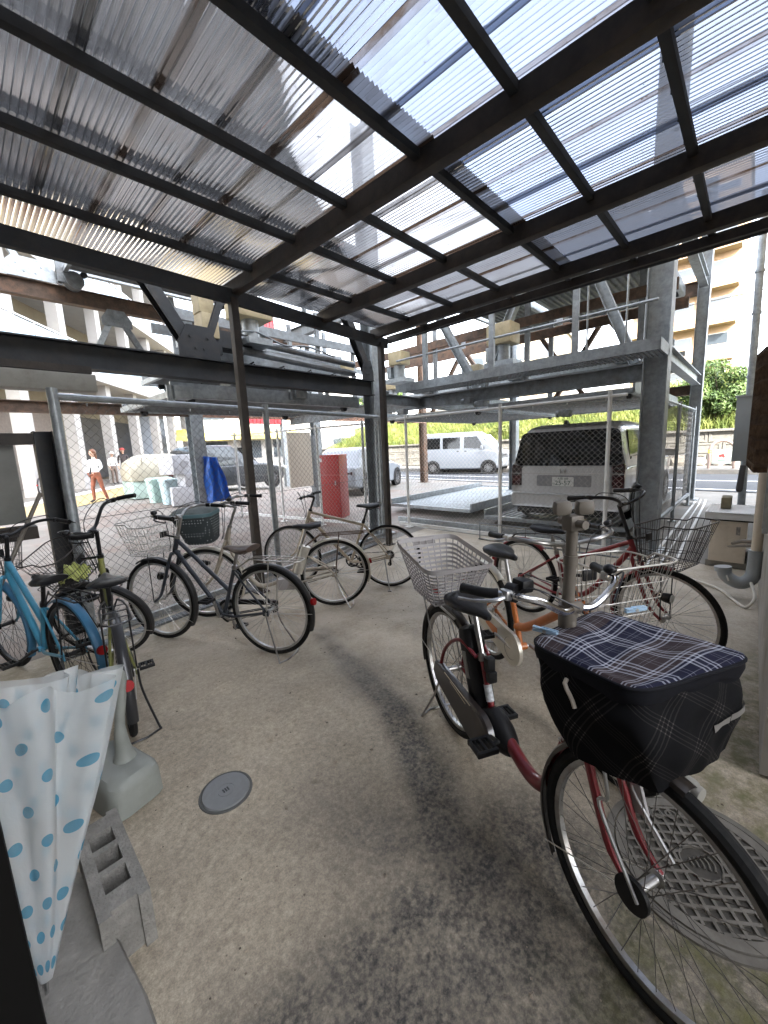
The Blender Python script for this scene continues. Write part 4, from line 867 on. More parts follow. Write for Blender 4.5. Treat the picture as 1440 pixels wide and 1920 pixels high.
def plaid_mat():
    m, t, n, l, b = nodes_of('tartan cloth'); uv = n.new('ShaderNodeUVMap'); uv.uv_map = 'uv'; sp = n.new('ShaderNodeSeparateXYZ'); l.new(uv.outputs[0], sp.inputs[0])
    def mth(op, a, c=0.0, cl=False):
        x = n.new('ShaderNodeMath'); x.operation = op; x.use_clamp = cl
        for i, q in ((0, a), (1, c)):
            if hasattr(q, 'links'): l.new(q, x.inputs[i])
            else: x.inputs[i].default_value = q
        return x.outputs[0]
    def stripes(src, per, items):
        f = mth('FRACT', mth('MULTIPLY', src, 1/per)); tot = None
        for c0, w_, amp in items:
            q = mth('MULTIPLY', mth('LESS_THAN', mth('ABSOLUTE', mth('SUBTRACT', f, c0)), w_), amp); tot = q if tot is None else mth('ADD', tot, q)
        return tot
    it = [(.30, .021, .42), (.40, .021, .42), (.56, .021, .42), (.66, .021, .42), (.92, .006, .2), (.02, .006, .2)]
    a = stripes(sp.outputs[0], .105, it); c = stripes(sp.outputs[1], .14, it); tot = mth('ADD', a, c, True)
    ba = stripes(sp.outputs[0], .25, [(.25, .25, 1)]); mx0 = n.new('ShaderNodeMix'); mx0.data_type = 'RGBA'; l.new(ba, mx0.inputs[0]); mx0.inputs[6].default_value = (.012, .013, .03, 1); mx0.inputs[7].default_value = (.042, .031, .034, 1)
    mx = n.new('ShaderNodeMix'); mx.data_type = 'RGBA'; l.new(tot, mx.inputs[0]); l.new(mx0.outputs[2], mx.inputs[6]); mx.inputs[7].default_value = (.5, .52, .6, 1); l.new(mx.outputs[2], b.inputs['Base Color']); b.inputs['Roughness'].default_value = .75; b.inputs['Specular IOR Level'].default_value = .12
    wv = n.new('ShaderNodeTexNoise'); wv.inputs['Scale'].default_value = 260; l.new(uv.outputs[0], wv.inputs[0]); bp = n.new('ShaderNodeBump'); bp.inputs['Strength'].default_value = .12; bp.inputs['Distance'].default_value = .003; l.new(wv.outputs[0], bp.inputs['Height']); l.new(bp.outputs[0], b.inputs['Normal'])
    m2, t, n, l, b = nodes_of('dark tartan cloth'); tc = n.new('ShaderNodeUVMap'); tc.uv_map = 'uv'; sp = n.new('ShaderNodeSeparateXYZ'); l.new(tc.outputs[0], sp.inputs[0])
    it2 = [(.36, .012, .5), (.45, .012, .5), (.55, .012, .5), (.64, .012, .5)]
    a = stripes(sp.outputs[0], .13, it2); c = stripes(sp.outputs[1], .13, it2); tot = mth('ADD', mth('MULTIPLY', a, .4), mth('ADD', mth('MULTIPLY', c, .4), mth('MULTIPLY', mth('MULTIPLY', a, c), 2.2)), True)
    mx = n.new('ShaderNodeMix'); mx.data_type = 'RGBA'; l.new(tot, mx.inputs[0]); mx.inputs[6].default_value = (.0045, .0045, .0055, 1); mx.inputs[7].default_value = (.09, .08, .075, 1); l.new(mx.outputs[2], b.inputs['Base Color']); b.inputs['Roughness'].default_value = .8; b.inputs['Specular IOR Level'].default_value = .12
    return m, m2
def set_uv(o, fn):
    me = o.data; u = me.uv_layers.new(name='uv')
    for lp in me.loops: u.data[lp.index].uv = fn(me.vertices[lp.vertex_index].co, lp.vertex_index)
def plaid():
    s = b6; m, m2 = plaid_mat(); Zl = .925
    cs = [s.loc(atz(*p, Zl)) for p in ((988, 1198), (1120, 1140), (1424, 1228), (1196, 1297))]      # A back right side, B back left, C front left, D front right
    A, B, C, D = [V((p.x, p.y, Zl)) for p in cs]
    def quad(u, v):                                      # u along A->B side to D->C, v front-back
        return A.lerp(D, u).lerp(B.lerp(C, u), v)
    N = 40; P = []
    for i in range(N+1):
        row = []
        for j in range(N+1):
            u, v = i/N, j/N
            # round the corners of the lid a little
            uu, vv = u*2-1, v*2-1; k = 1-.10*(abs(uu)**6*abs(vv)**6); uu *= k; vv *= k; p = quad((uu+1)/2, (vv+1)/2)
            e = min(u, 1-u, v, 1-v); bump = .009*sin(u*6+v*3)+.008*sin(v*7-u*4+1)+.022*math.exp(-((u-.15)**2+(v-.75)**2)*7)-.010*math.exp(-((u-.5)**2+(v-.5)**2)*8)+.004*sin(u*15+v*11)
            row.append(p+V((0, 0, bump*S(e*5)+(-.006 if e == 0 else 0))))
        P.append(row)
    mb = MB(); mb.grid(P); o = s.b(mb, 'basket_lid', m); ph = .9
    set_uv(o, lambda co, i: ((i//(N+1))/N*.40*cos(.12)+(i % (N+1))/N*.42*sin(.12), -(i//(N+1))/N*.40*sin(.12)+(i % (N+1))/N*.42*cos(.12)))
    # piping and hem round the lid
    rim = [P[i][0] for i in range(N+1)]+[P[N][j] for j in range(1, N+1)]+[P[i][N] for i in range(N-1, -1, -1)]+[P[0][j] for j in range(N-1, 0, -1)]
    rim = resample(rim, 96); ctr = sum(rim, V())/len(rim); navy = mat('black navy binding', (.007, .0075, .011), .7, 0, .2, 30, spec=.15)
    mb = MB(); mb.tube([p+V((0, 0, -.003)) for p in rim], .005, 8, closed=True)
    mb.grid([[rim[i % 96]+V((0, 0, -.004)), rim[i % 96]+(rim[i % 96]-ctr)*.01+V((0, 0, -.026)), rim[i % 96]*1+(ctr-rim[i % 96])*.02+V((0, 0, -.05+.006*sin(i*.7)))] for i in range(97)]); s.b(mb, 'lid_binding', navy, o)
    # bag body, tapering and sagging
    loops = []; rows = 16
    bc = [s.loc(atz(*p, .69)) for p in ((1064, 1402), (1130, 1300), (1376, 1388), (1242, 1474))]; bq = [V((p.x, p.y, .665)) for p in bc]
    bl = []; nseg = 24
    for k in range(4):
        for q in range(nseg): bl.append(bq[(3-k+1) % 4].lerp(bq[(3-k) % 4], q/nseg))
    # match the winding of the rim: A->D->C->B
    tgt = resample([bq[0].lerp(bq[3], i/12) for i in range(12)]+[bq[3].lerp(bq[2], i/12) for i in range(12)]+[bq[2].lerp(bq[1], i/12) for i in range(12)]+[bq[1].lerp(bq[0], i/12) for i in range(12)], 96)
    bctr = sum(tgt, V())/96; tgt = [p+(bctr-p)*(.01+.10*max(0, ((p-bctr).length-.17)/.1)) for p in tgt]
    for r in range(rows+1):
        v = r/rows; L = []
        for i in range(96):
            a = rim[i]+(ctr-rim[i])*.05+V((0, 0, -.03)); q = a.lerp(tgt[i], v**1.15); c = ctr.lerp(bctr, v)
            out = (q-c); out.z = 0; L.append(q+out.normalized()*(.026*sin(v*pi)+.0022*sin(i*.9+v*6)+.004*sin(i*.26-v*7)+.004*sin(v*19+i*.5)*(1-v)))
        loops.append(L)
    c = sum(loops[-1], V())/96
    for f in (.7, .35, .05): loops.append([p.lerp(c, 1-f)+V((0, 0, -.025*(1-f))) for p in loops[rows]])
    mb = MB(); mb.loft(loops); bd = s.b(mb, 'basket_cover', m2); nl = len(loops)
    set_uv(bd, lambda co, i: ((i % 96)/96*1.5*.707+(i//96)/19*.33*.707, -(i % 96)/96*1.5*.707+(i//96)/19*.33*.707))
    # zip, reflective strap, tag
    mb = MB(); F = loops[8]
    def band(i0, i1, r0, r1, off):
        P_ = []
        for i in range(i0, i1+1):
            row = []
            for r in (r0, r1):
                rr = int(r); q = loops[rr][i % 96].lerp(loops[rr+1][i % 96], r-rr); c_ = ctr.lerp(bctr, r/rows); o_ = q-c_; o_.z = 0; row.append(q+o_.normalized()*off)
            P_.append(row)
        return P_
    mb.grid(band(33, 38, 7.6, 9.0, .004)); mb.grid(band(38, 46, 7.2, 8.6, .005)); s.b(mb, 'reflective_strap', mat('grey reflective strap', (.2, .19, .18), .5), bd)
    mb = MB(); mb.tube([loops[2][8]+V((0, 0, 0))]+[loops[r][8]*1+(loops[r][8]-bctr).normalized()*.008 for r in range(3, 8)], .006, 8); s.b(mb, 'zip_edge', mat('pale zip', (.5, .45, .38), .5), bd)
    # two light blue clothes pegs
    for px, py, an in ((1022, 1183, .5), (1192, 1143, 1.4)):
        p = s.loc(atz(px, py, Zl+.012)); t = thing('clothes_peg', 'light blue plastic clothes peg clipped to the %s of the tartan lid' % ('left corner' if px < 1100 else 'rear edge'), 'clothes peg', group='clothes pegs on the basket cover', M=s.M @ Matrix.Translation(p) @ Matrix.Rotation(an, 4, 'Z'))
        pg = mat('light blue plastic', (.42, .6, .78), .4)
        mb = MB()
        for z, e in ((.003, .05), (-.003, -.05)): mb.box((0, 0, z), (.075, .013, .006), Matrix.Rotation(e, 3, 'Y'), bev=.002)
        for y in (-.0055, .0055): mb.box((.012, y, .008), (.05, .003, .003))
        mb.build('clip_arms', pg, t); mb = MB(); mb.cyl((.0, -.008, 0), (.0, .008, 0), .006, 8); mb.build('spring', alloy, t)
b6_extras()
# ================================================================ VEHICLES
car_silver = mat('silver car paint', (.6, .6, .6), .34, .35, .03, 3, coat=.6)
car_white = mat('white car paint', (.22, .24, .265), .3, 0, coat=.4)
car_grey = mat('dark grey car paint', (.05, .055, .06), .28, .4, coat=.7)
lamp_red = mat('dark red tail lamp', (.05, .006, .008), .12, 0, coat=1)
black_trim = mat('black trim', (.02, .02, .021), .5)
plate_m = mat('number plate', (.75, .75, .72), .4)
ink_green = mat('number plate ink', (.03, .1, .06), .5)
def sect(w, zb, zt, rb, rt, n=8, tum=0.0):
    """one body cross-section (y, z), rounded, with tumblehome"""
    pts = []
    for (cy, cz, r, a0) in ((w-rb, zb+rb, rb, -pi/2), (w-rt-tum, zt-rt, rt, 0), (-(w-rt-tum), zt-rt, rt, pi/2), (-(w-rb), zb+rb, rb, pi)):
        for k in range(n+1): a = a0+pi/2*k/n; pts.append((cy+r*cos(a), cz+r*sin(a)))
    return pts
def side_poly(mb, prof, y, th): mb.prism([V((x, y, z)) for x, z in prof], (0, th, 0))
def car_wheel(t, T, x, y, r, w=.2, rimm=None):
    MX = Matrix.Translation((x, y, r)) @ Matrix.Rotation(pi/2, 4, 'X'); sg = 1 if y > 0 else -1
    mb = MB(); mb.lathe([(r-.11, -w/2), (r-.03, -w/2), (r, -w/2+.03), (r, w/2-.03), (r-.03, w/2), (r-.11, w/2)], 28, MX); mb.v = [tuple(T @ V(q)) for q in mb.v]; wh = mb.build('wheel', rubber, t)
    mb = MB(); f = -w/2+.005 if sg > 0 else w/2-.005
    mb.lathe([(r-.105, -w/2), (r-.105, w/2), (r-.12, w/2), (r-.12, -w/2), (r-.105, -w/2)], 28, MX)
    for i in range(10):
        a = 2*pi*i/10; p0 = MX @ V((.03*cos(a), .03*sin(a), f)); p1 = MX @ V(((r-.115)*cos(a), (r-.115)*sin(a), f)); mb.beam(p0, p1, .03, .02, up=(0, 1, 0))
    mb.lathe([(0, f-.01), (.05, f-.01), (.05, f+.01), (0, f+.01)], 14, MX); mb.v = [tuple(T @ V(q)) for q in mb.v]; mb.build('rim', rimm or alloy, wh)
def vehicle(name, label, cat, spec, M, group=None):
    """spec: body loft along x (0 = rear), with window polygons on both sides"""
    t = thing(name, label, cat, group=group, M=M); I = Matrix.Identity(4)
    mb = MB(); mb.loft([[V((x+sk*((z-zb)/(zt-zb)), y, z)) for y, z in sect(w, zb, zt, rb, rt, 7, tum)] for x, w, zb, zt, rb, rt, tum, sk in spec['body']])
    mb.build('body', spec['paint'], t, ang=40)
    for nm, polys, m, off in spec['side']:
        for sg in (-1, 1):
            for prof in polys:
                mb = MB(); P = []
                for x, z in prof:
                    yy = spec['yat'](x, z)+off; P.append(V((x, sg*yy, z)))
                c = sum(P, V())/len(P); mb.prism(P, (0, -sg*.02, 0)); mb.build(nm, m, t)
    for x in spec['axles']:
        for y in (-spec['track'], spec['track']): car_wheel(t, I, x, y, spec['wr'], .19, spec.get('rim'))
        for y in (-1, 1):
            mb = MB(); mb.lathe([(0, -.01), (spec['wr']+.05, -.01), (spec['wr']+.05, .004), (0, .004)], 28, Matrix.Translation((x, y*(spec['track']+.088), spec['wr']+.01)) @ Matrix.Rotation(pi/2, 4, 'X')); mb.build('wheel_arch', black_trim, t)
    return t
def R4(a): return Matrix.Rotation(a, 4, 'Z')

# silver minivan, rear towards us, standing on its pallet
mx, my = 6.62, 2.23
MVM = Matrix.Translation((mx, my, .17)) @ Matrix.Diagonal((1, 1, .9, 1))
hw = .87
def mv_y(x, z): return hw-max(0, z-.95)*.16
spec = dict(paint=car_silver, axles=(.72, 3.5), track=.805, wr=.32, yat=mv_y,
    body=[(.03, .80, .30, .92, .1, .05, .0, .0), (.0, .86, .27, .98, .1, .05, .0, .0), (.16, .87, .22, 1.0, .08, .06, .0, -.02), (.35, .875, .2, 1.02, .08, .06, 0, 0), (3.9, .875, .2, 1.02, .08, .07, 0, 0), (4.45, .82, .24, .95, .1, .1, 0, 0), (4.62, .7, .3, .8, .1, .1, 0, 0)],
    side=[('side_window', [[(.35, 1.08), (1.25, 1.08), (1.25, 1.6), (.5, 1.6)], [(1.33, 1.08), (2.3, 1.08), (2.3, 1.6), (1.33, 1.6)], [(2.38, 1.08), (3.35, 1.08), (2.95, 1.58), (2.38, 1.6)]], glass_dk, .004), ('side_moulding', [[(.95, .55), (3.2, .55), (3.2, .6), (.95, .6)]], car_silver, .012), ('door_handle', [[(1.35, .93), (1.55, .93), (1.55, .96), (1.35, .96)]], chrome, .016)])
mv = vehicle('minivan', 'silver grey minivan parked with its rear to the fence on the pallet', 'minivan', spec, MVM)
mb = MB(); mb.loft([[V((x+sk*((z-.98)/.8), y, z)) for y, z in sect(w, .97, zt, .04, .2, 9, tum)] for x, w, zt, tum, sk in ((.06, .845, 1.62, .11, .12), (.03, .862, 1.69, .12, .17), (.16, .87, 1.74, .12, .12), (.5, .872, 1.775, .12, .02), (1.2, .872, 1.79, .12, .0), (2.6, .872, 1.77, .12, 0), (3.2, .86, 1.70, .12, -.4), (3.75, .84, 1.1, .05, -.1))])
mb.build('roof', car_silver, mv, ang=40)
xr = lambda z: .018+.16*max(0, (z-.97))/.8                   # rear face
def rear_patch(nm, poly, m, off, par=mv, th=.012):           # poly in (y, z)
    mb = MB(); mb.prism([V((xr(z)-off, y, z)) for y, z in poly], (th, 0, 0)); return mb.build(nm, m, par)
def rr2(y0, y1, z0, z1, r, n=4, tp=0.0):
    out = []
    for (cy, cz, a0) in ((y1-r, z0+r, -pi/2), (y1-r-tp, z1-r, 0), (y0+r+tp, z1-r, pi/2), (y0+r, z0+r, pi)):
        for k in range(n+1): a = a0+pi/2*k/n; out.append((cy+r*cos(a), cz+r*sin(a)))
    return out
rear_patch('rear_window', rr2(-.82, .82, 1.03, 1.64, .11, n=7, tp=.06), glass_dk, .012)
mb = MB(); mb.prism([V((.0, y, z)) for y, z in rr2(-.68, .68, .42, 1.02, .06)], (.02, 0, 0)); mb.v = [(x-.012, y, z) for x, y, z in mb.v]; tg = mb.build('tailgate', car_silver, mv)
mb = MB(); mb.prism([V((-.018, y, z)) for y, z in rr2(-.42, .42, .66, .86, .02)], (.01, 0, 0)); mb.build('plate_recess', mat('shaded silver paint', (.3, .3, .31), .35, .5), tg)
mb = MB(); mb.prism([V((-.03, y, z)) for y, z in rr2(-.42, .42, .86, .9, .012)], (.03, 0, 0)); mb.build('tailgate_trim', car_silver, tg)
mb = MB(); mb.prism([V((-.028, y, z)) for y, z in rr2(-.165, .165, .665, .83, .01)], (.008, 0, 0)); npl = mb.build('number_plate', plate_m, tg)
TX = frame((0, -1, 0), (0, 0, 1), (-1, 0, 0), (-.029, 0, .72)); text('25-57', 'plate_number', ink_green, TX, .115, npl, .001, sx=.9)
text('大阪 508', 'plate_region', ink_green, frame((0, -1, 0), (0, 0, 1), (-1, 0, 0), (-.029, .0, .80)), .045, npl, .001)
text('は', 'plate_kana', ink_green, frame((0, -1, 0), (0, 0, 1), (-1, 0, 0), (-.029, .14, .71)), .042, npl, .001)
mb = MB()
for y in (-1, 1): mb.beam((-.03, y*.022, .9), (-.03, y*.03, .965), .01, .008); 
mb.box((-.03, 0, .928), (.01, .05, .01)); mb.tube(curve([(-.03, -.04, .965), (-.03, -.033, .895), (-.03, .033, .895), (-.03, .04, .965)], 4), .004, 5); mb.build('emblem', chrome, tg)
for sg in (-1, 1):
    mb = MB(); mb.prism([V((-.004, sg*y, z)) for y, z in ((.70, .66), (.862, .66), (.862, 1.02), (.845, 1.06), (.70, 1.02))], (.16, 0, 0)); tl = mb.build('tail_lamp', lamp_red, mv)
    mb = MB(); mb.prism([V((-.009, sg*y, z)) for y, z in ((.71, .86), (.85, .86), (.85, .93), (.71, .93))], (.006, 0, 0)); mb.prism([V((-.009, sg*y, z)) for y, z in ((.71, .95), (.85, .95), (.84, 1.02), (.71, 1.0))], (.006, 0, 0)); mb.build('lamp_segment', mat('smoked lamp lens', (.05, .045, .045), .15, 0, coat=1), tl)
    mb = MB(); mb.box((3.05, sg*1.0, 1.12), (.12, .2, .16), bev=.04); mb.build('wing_mirror', car_silver, mv)
mb = MB(); mb.loft([[V((x, y, z)) for y, z in sect(w, zb, zt, .05, .05)] for x, w, zb, zt in ((-.06, .78, .3, .50), (-.075, .83, .28, .52), (.0, .872, .26, .54), (.2, .876, .26, .5))]); mb.build('rear_bumper', car_silver, mv)
mb = MB(); mb.box((.1, 0, .2), (.28, 1.5, .1), bev=.02); mb.build('underbody', black_trim, mv)
mb = MB(); mb.prism([V((.24, .05, 1.76)), V((.42, .05, 1.76)), V((.30, .05, 1.83)), V((.27, .05, 1.83))], (0, .05, 0)); mb.build('roof_antenna', black_trim, mv)
mb = MB(); mb.tube([(.0, .1, 1.0), (-.01, -.05, 1.07), (.0, -.35, 1.10)], .008, 6); mb.build('rear_wiper', black_trim, mv)

# white kei van in the street, heading right
p0, p1 = atz(818, 889, .1), atz(910, 889, .1); d = (p1-p0); d.z = 0; d.normalize(); ax = math.atan2(d.y, d.x)
vm = (p0+p1)/2; VM = Matrix.Translation((vm.x+.55, vm.y, .11)) @ R4(ax) @ Matrix.Diagonal((1.16, 1.08, 1.1, 1)) @ Matrix.Translation((-1.72, 0, 0))
def kv_y(x, z): return .73-max(0, z-.95)*.1
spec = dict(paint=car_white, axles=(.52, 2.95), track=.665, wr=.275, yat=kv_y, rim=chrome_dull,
    body=[(.0, .66, .3, .98, .08, .04, 0, 0), (-.03, .72, .26, 1.0, .08, .05, 0, 0), (.1, .735, .22, 1.02, .07, .05, 0, 0), (2.9, .735, .22, 1.02, .07, .05, 0, 0), (3.25, .72, .24, .98, .1, .08, 0, 0), (3.38, .62, .3, .75, .1, .1, 0, 0)],
    side=[('side_window', [[(.18, 1.1), (.85, 1.1), (.85, 1.58), (.24, 1.58)], [(.98, 1.1), (1.75, 1.1), (1.75, 1.58), (.98, 1.58)], [(1.92, 1.08), (2.78, 1.08), (2.45, 1.58), (1.92, 1.58)]], glass_dk, .004), ('door_handle', [[(1.62, .96), (1.72, .96), (1.72, 1.0), (1.62, 1.0)], [(1.95, .96), (2.05, .96), (2.05, 1.0), (1.95, 1.0)]], black_trim, .012), ('seam', [[(1.84, .35), (1.855, .35), (1.855, 1.66), (1.84, 1.66)], [(.92, .4), (.93, .4), (.93, 1.66), (.92, 1.66)], [(.4, .78), (1.8, .78), (1.8, .79), (.4, .79)]], mat('panel gap', (.2, .2, .2), .7), .003)])
kv = vehicle('van', 'small white van standing in the street before the grassy bank', 'van', spec, VM)
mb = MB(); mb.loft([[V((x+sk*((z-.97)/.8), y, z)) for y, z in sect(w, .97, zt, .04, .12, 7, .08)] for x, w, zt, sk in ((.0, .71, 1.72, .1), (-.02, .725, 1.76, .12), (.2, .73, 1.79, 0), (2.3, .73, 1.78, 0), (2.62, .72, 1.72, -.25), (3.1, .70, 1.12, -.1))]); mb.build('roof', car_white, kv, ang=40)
mb = MB(); mb.prism([V((3.09, -.58, 1.08)), V((3.09, .58, 1.08)), V((2.60, .54, 1.62)), V((2.60, -.54, 1.62))], (.012, 0, .012)); mb.build('windscreen', mat('pale windscreen glass', (.25, .34, .4), .06, 0, coat=1), kv)
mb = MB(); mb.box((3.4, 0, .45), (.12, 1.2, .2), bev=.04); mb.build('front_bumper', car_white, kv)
for sg in (-1, 1):
    mb = MB(); mb.box((3.3, sg*.56, .86), (.14, .22, .16), bev=.03); mb.build('headlight', lens, kv)
    mb = MB(); mb.box((3.36, sg*.6, .5), (.12, .1, .08), bev=.02); mb.build('fog_lamp', mat('amber lamp', (.7, .35, .04), .3), kv)
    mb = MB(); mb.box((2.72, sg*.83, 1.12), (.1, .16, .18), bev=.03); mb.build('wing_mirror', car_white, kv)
mb = MB()
for z in (.7, .76, .82): mb.box((3.375, 0, z), (.05, .8, .02))
mb.build('grille', black_trim, kv)

def saloon(name, label, paint, M, tall=1.45, L=4.4):
    def yat(x, z): return .85-max(0, z-.85)*.28
    h = tall
    spec = dict(paint=paint, axles=(.85, L-.85), track=.79, wr=.32, yat=yat, rim=chrome,
        body=[(.0, .7, .35, .82, .1, .06, 0, 0), (.06, .82, .28, .9, .1, .06, 0, 0), (.4, .86, .22, .94, .08, .07, 0, 0), (L-1.2, .86, .22, .95, .08, .08, 0, 0), (L-.3, .8, .26, .8, .1, .1, 0, 0), (L, .6, .34, .66, .1, .1, 0, 0)],
        side=[('side_window', [[(.55, .98), (1.45, .98), (1.45, h-.1), (.85, h-.12)], [(1.55, .98), (2.95, .98), (2.35, h-.1), (1.55, h-.09)]], glass_dk, .006)])
    t = vehicle(name, label, 'car', spec, M)
    mb = MB(); mb.loft([[V((x+sk*((z-.9)/.5), y, z)) for y, z in sect(w, .88, zt, .04, .1, 7, .14)] for x, w, zt, sk in ((.35, .82, h-.12, .35), (.5, .845, h-.04, .3), (1.0, .85, h, 0), (2.2, .85, h, 0), (2.7, .84, h-.08, -.35), (3.3, .8, .98, 0))]); mb.build('roof', paint, t, ang=40)
    for x, sg in ((.0, -1), (L-.12, 1)):
        for y in (-.62, .62): mb = MB(); mb.box((x+.06, y, .72), (.12, .26, .12), bev=.03); mb.build('tail_lamp' if sg < 0 else 'headlight', lamp_red if sg < 0 else lens, t)
    mb = MB(); mb.prism([V((3.25, -.66, .98)), V((3.25, .66, .98)), V((2.68, .58, h-.1)), V((2.68, -.58, h-.1))], (.02, 0, .012)); mb.build('windscreen', glass_dk, t)
    return t
p = atg(437, 915); saloon('parked_car', 'dark grey car with bright rims parked behind the inner mesh fence', car_grey, Matrix.Translation((7.0, 14.2, hgt(7, 14.2))) @ R4(radians(8)) @ Matrix.Translation((-2.6, 0, 0)), 1.62, 4.6)
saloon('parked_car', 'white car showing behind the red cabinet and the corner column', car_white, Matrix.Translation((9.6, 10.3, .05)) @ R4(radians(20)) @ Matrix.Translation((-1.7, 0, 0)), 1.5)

# ================================================================ THINGS ROUND THE SHELTER
def obj(mb, name, m, label, cat, group=None, M=None):
    o = mb.build(name, m); 
    return tag(o, label, cat, group)
def at(mb, base): 
    T = Matrix.Translation(-V(base)); mb.v = [tuple(T @ V(q)) for q in mb.v]; return mb
# red control cabinet
t = thing('control_cabinet', 'tall bright red steel cabinet behind the mesh fence', 'cabinet', (5.75, 6.9, 0)); b0 = (5.75, 6.9, 0)
red_m = mat('red cabinet paint', (.34, .026, .024), .4, 0, .12, 4, (.25, .05, .04), 3, .4, coat=.2)
CR = Matrix.Rotation(radians(28), 3, 'Z')
mb = MB(); mb.box((0, 0, .72), (.52, .5, 1.38), CR, bev=.012); mb.box((0, 0, .02), (.5, .48, .04), CR); mb.build('body', red_m, t)
mb = MB(); mb.box(CR @ V((-.262, 0, .74))+V((0, 0, 0)), (.012, .45, 1.26), CR, bev=.004); dr = mb.build('door', red_m, t)
mb = MB(); mb.box(CR @ V((-.275, -.15, .8)), (.02, .03, .1), CR, bev=.005); mb.build('handle', chrome_dull, dr)
mb = MB(); mb.box(CR @ V((-.27, .17, 1.3)), (.004, .06, .08), CR); mb.build('sticker', white_paint, dr)
# pale board
mb = MB(); a, b_ = aty(538, 822, 8.6), aty(588, 918, 8.6); mb.box(((a.x+b_.x)/2, 8.6, (a.z+.35)/2+.2), (b_.x-a.x, .05, a.z-.45), bev=.006)
obj(at(mb, ((a.x+b_.x)/2, 8.6, 0)), 'notice_board', mat('pale cream board', (.55, .49, .4), .7, 0, .08, 3, (.35, .3, .25), 3, .4), 'large blank pale cream board standing behind the mesh fence beside the red cabinet', 'board').location = ((a.x+b_.x)/2, 8.6, 0)
mb = MB(); mb.box((b_.x+.12, 8.65, .95), (.16, .16, 1.9), bev=.005); obj(at(mb, (b_.x+.12, 8.65, 0)), 'steel_post', galv_dark, 'square dark post at the edge of the cream board', 'post').location = (b_.x+.12, 8.65, 0)
# dark machine panel on the left with its frame and cable pole
t = thing('machine_panel', 'large plain grey panel in a dark steel frame at the left edge', 'panel', (-.1, 4.45, 0)); pb = V((-.1, 4.45, 0))
mb = MB(); mb.box((0, .06, 1.34), (.92, .04, .66), bev=.006); mb.build('board', mat('dull grey panel', (.2, .2, .185), .6, 0, .08, 5, (.12, .11, .1), 3, .4), t)
mb = MB(); mb.box((0, -.05, .94), (1.0, .2, .1)); mb.build('ledge', steel_brown, t)
for x in (.64, -.7): mb = MB(); mb.ibeam((x, -.1, 0), (x, -.1, 1.76), .13, .13, .012, up=(1, 0, 0)); mb.build('post', steel_dark, t)
mb = MB(); mb.box((-.02, -.1, 1.70), (1.2, .1, .09)); mb.box((-.3, -.06, 1.80), (.7, .1, .09)); mb.build('top_bar', steel_brown, t)
mb = MB(); mb.cyl((.02, 3.82, .5), (.42, 3.95, 1.28), .014, 10); mb.cyl((.25, 3.895, .95), (.26, 3.9, .97), .018, 10); obj(at(mb, (.02, 3.82, .5)), 'pole', beige_plastic, 'thin grey pole leaning diagonally against the grey panel', 'pole').location = (.02, 3.82, .5)
# crumpled yellow green cloth on the rack
def cloth_blob():
    mb = MB(); P = []
    for i in range(19):
        row = []
        for j in range(15):
            u, v = i/18-.5, j/14-.5; r = 1-.25*(u*u+v*v)*2
            row.append(V((u*.22*r, v*.17*r, .035*sin(u*13+v*4)*cos(v*11)+.05*math.exp(-(u*u+v*v)*9)-.02*abs(u)*3)))
        P.append(row)
    mb.grid(P); mb.grid([[p-V((0, 0, .004)) for p in reversed(r)] for r in P]); o = obj(mb, 'cloth', mat('pale yellow green cloth', (.56, .6, .2), .85, 0, .12, 15), 'crumpled yellow green cloth lying in the wire basket between two black saddles', 'cloth')
    o.matrix_world = b2.M @ Matrix.Translation(b2.A0) @ Matrix.Rotation(radians(60), 4, b2.a) @ Matrix.Translation(b2.bbase-b2.A0+V((0, 0, .045)))
cloth_blob()

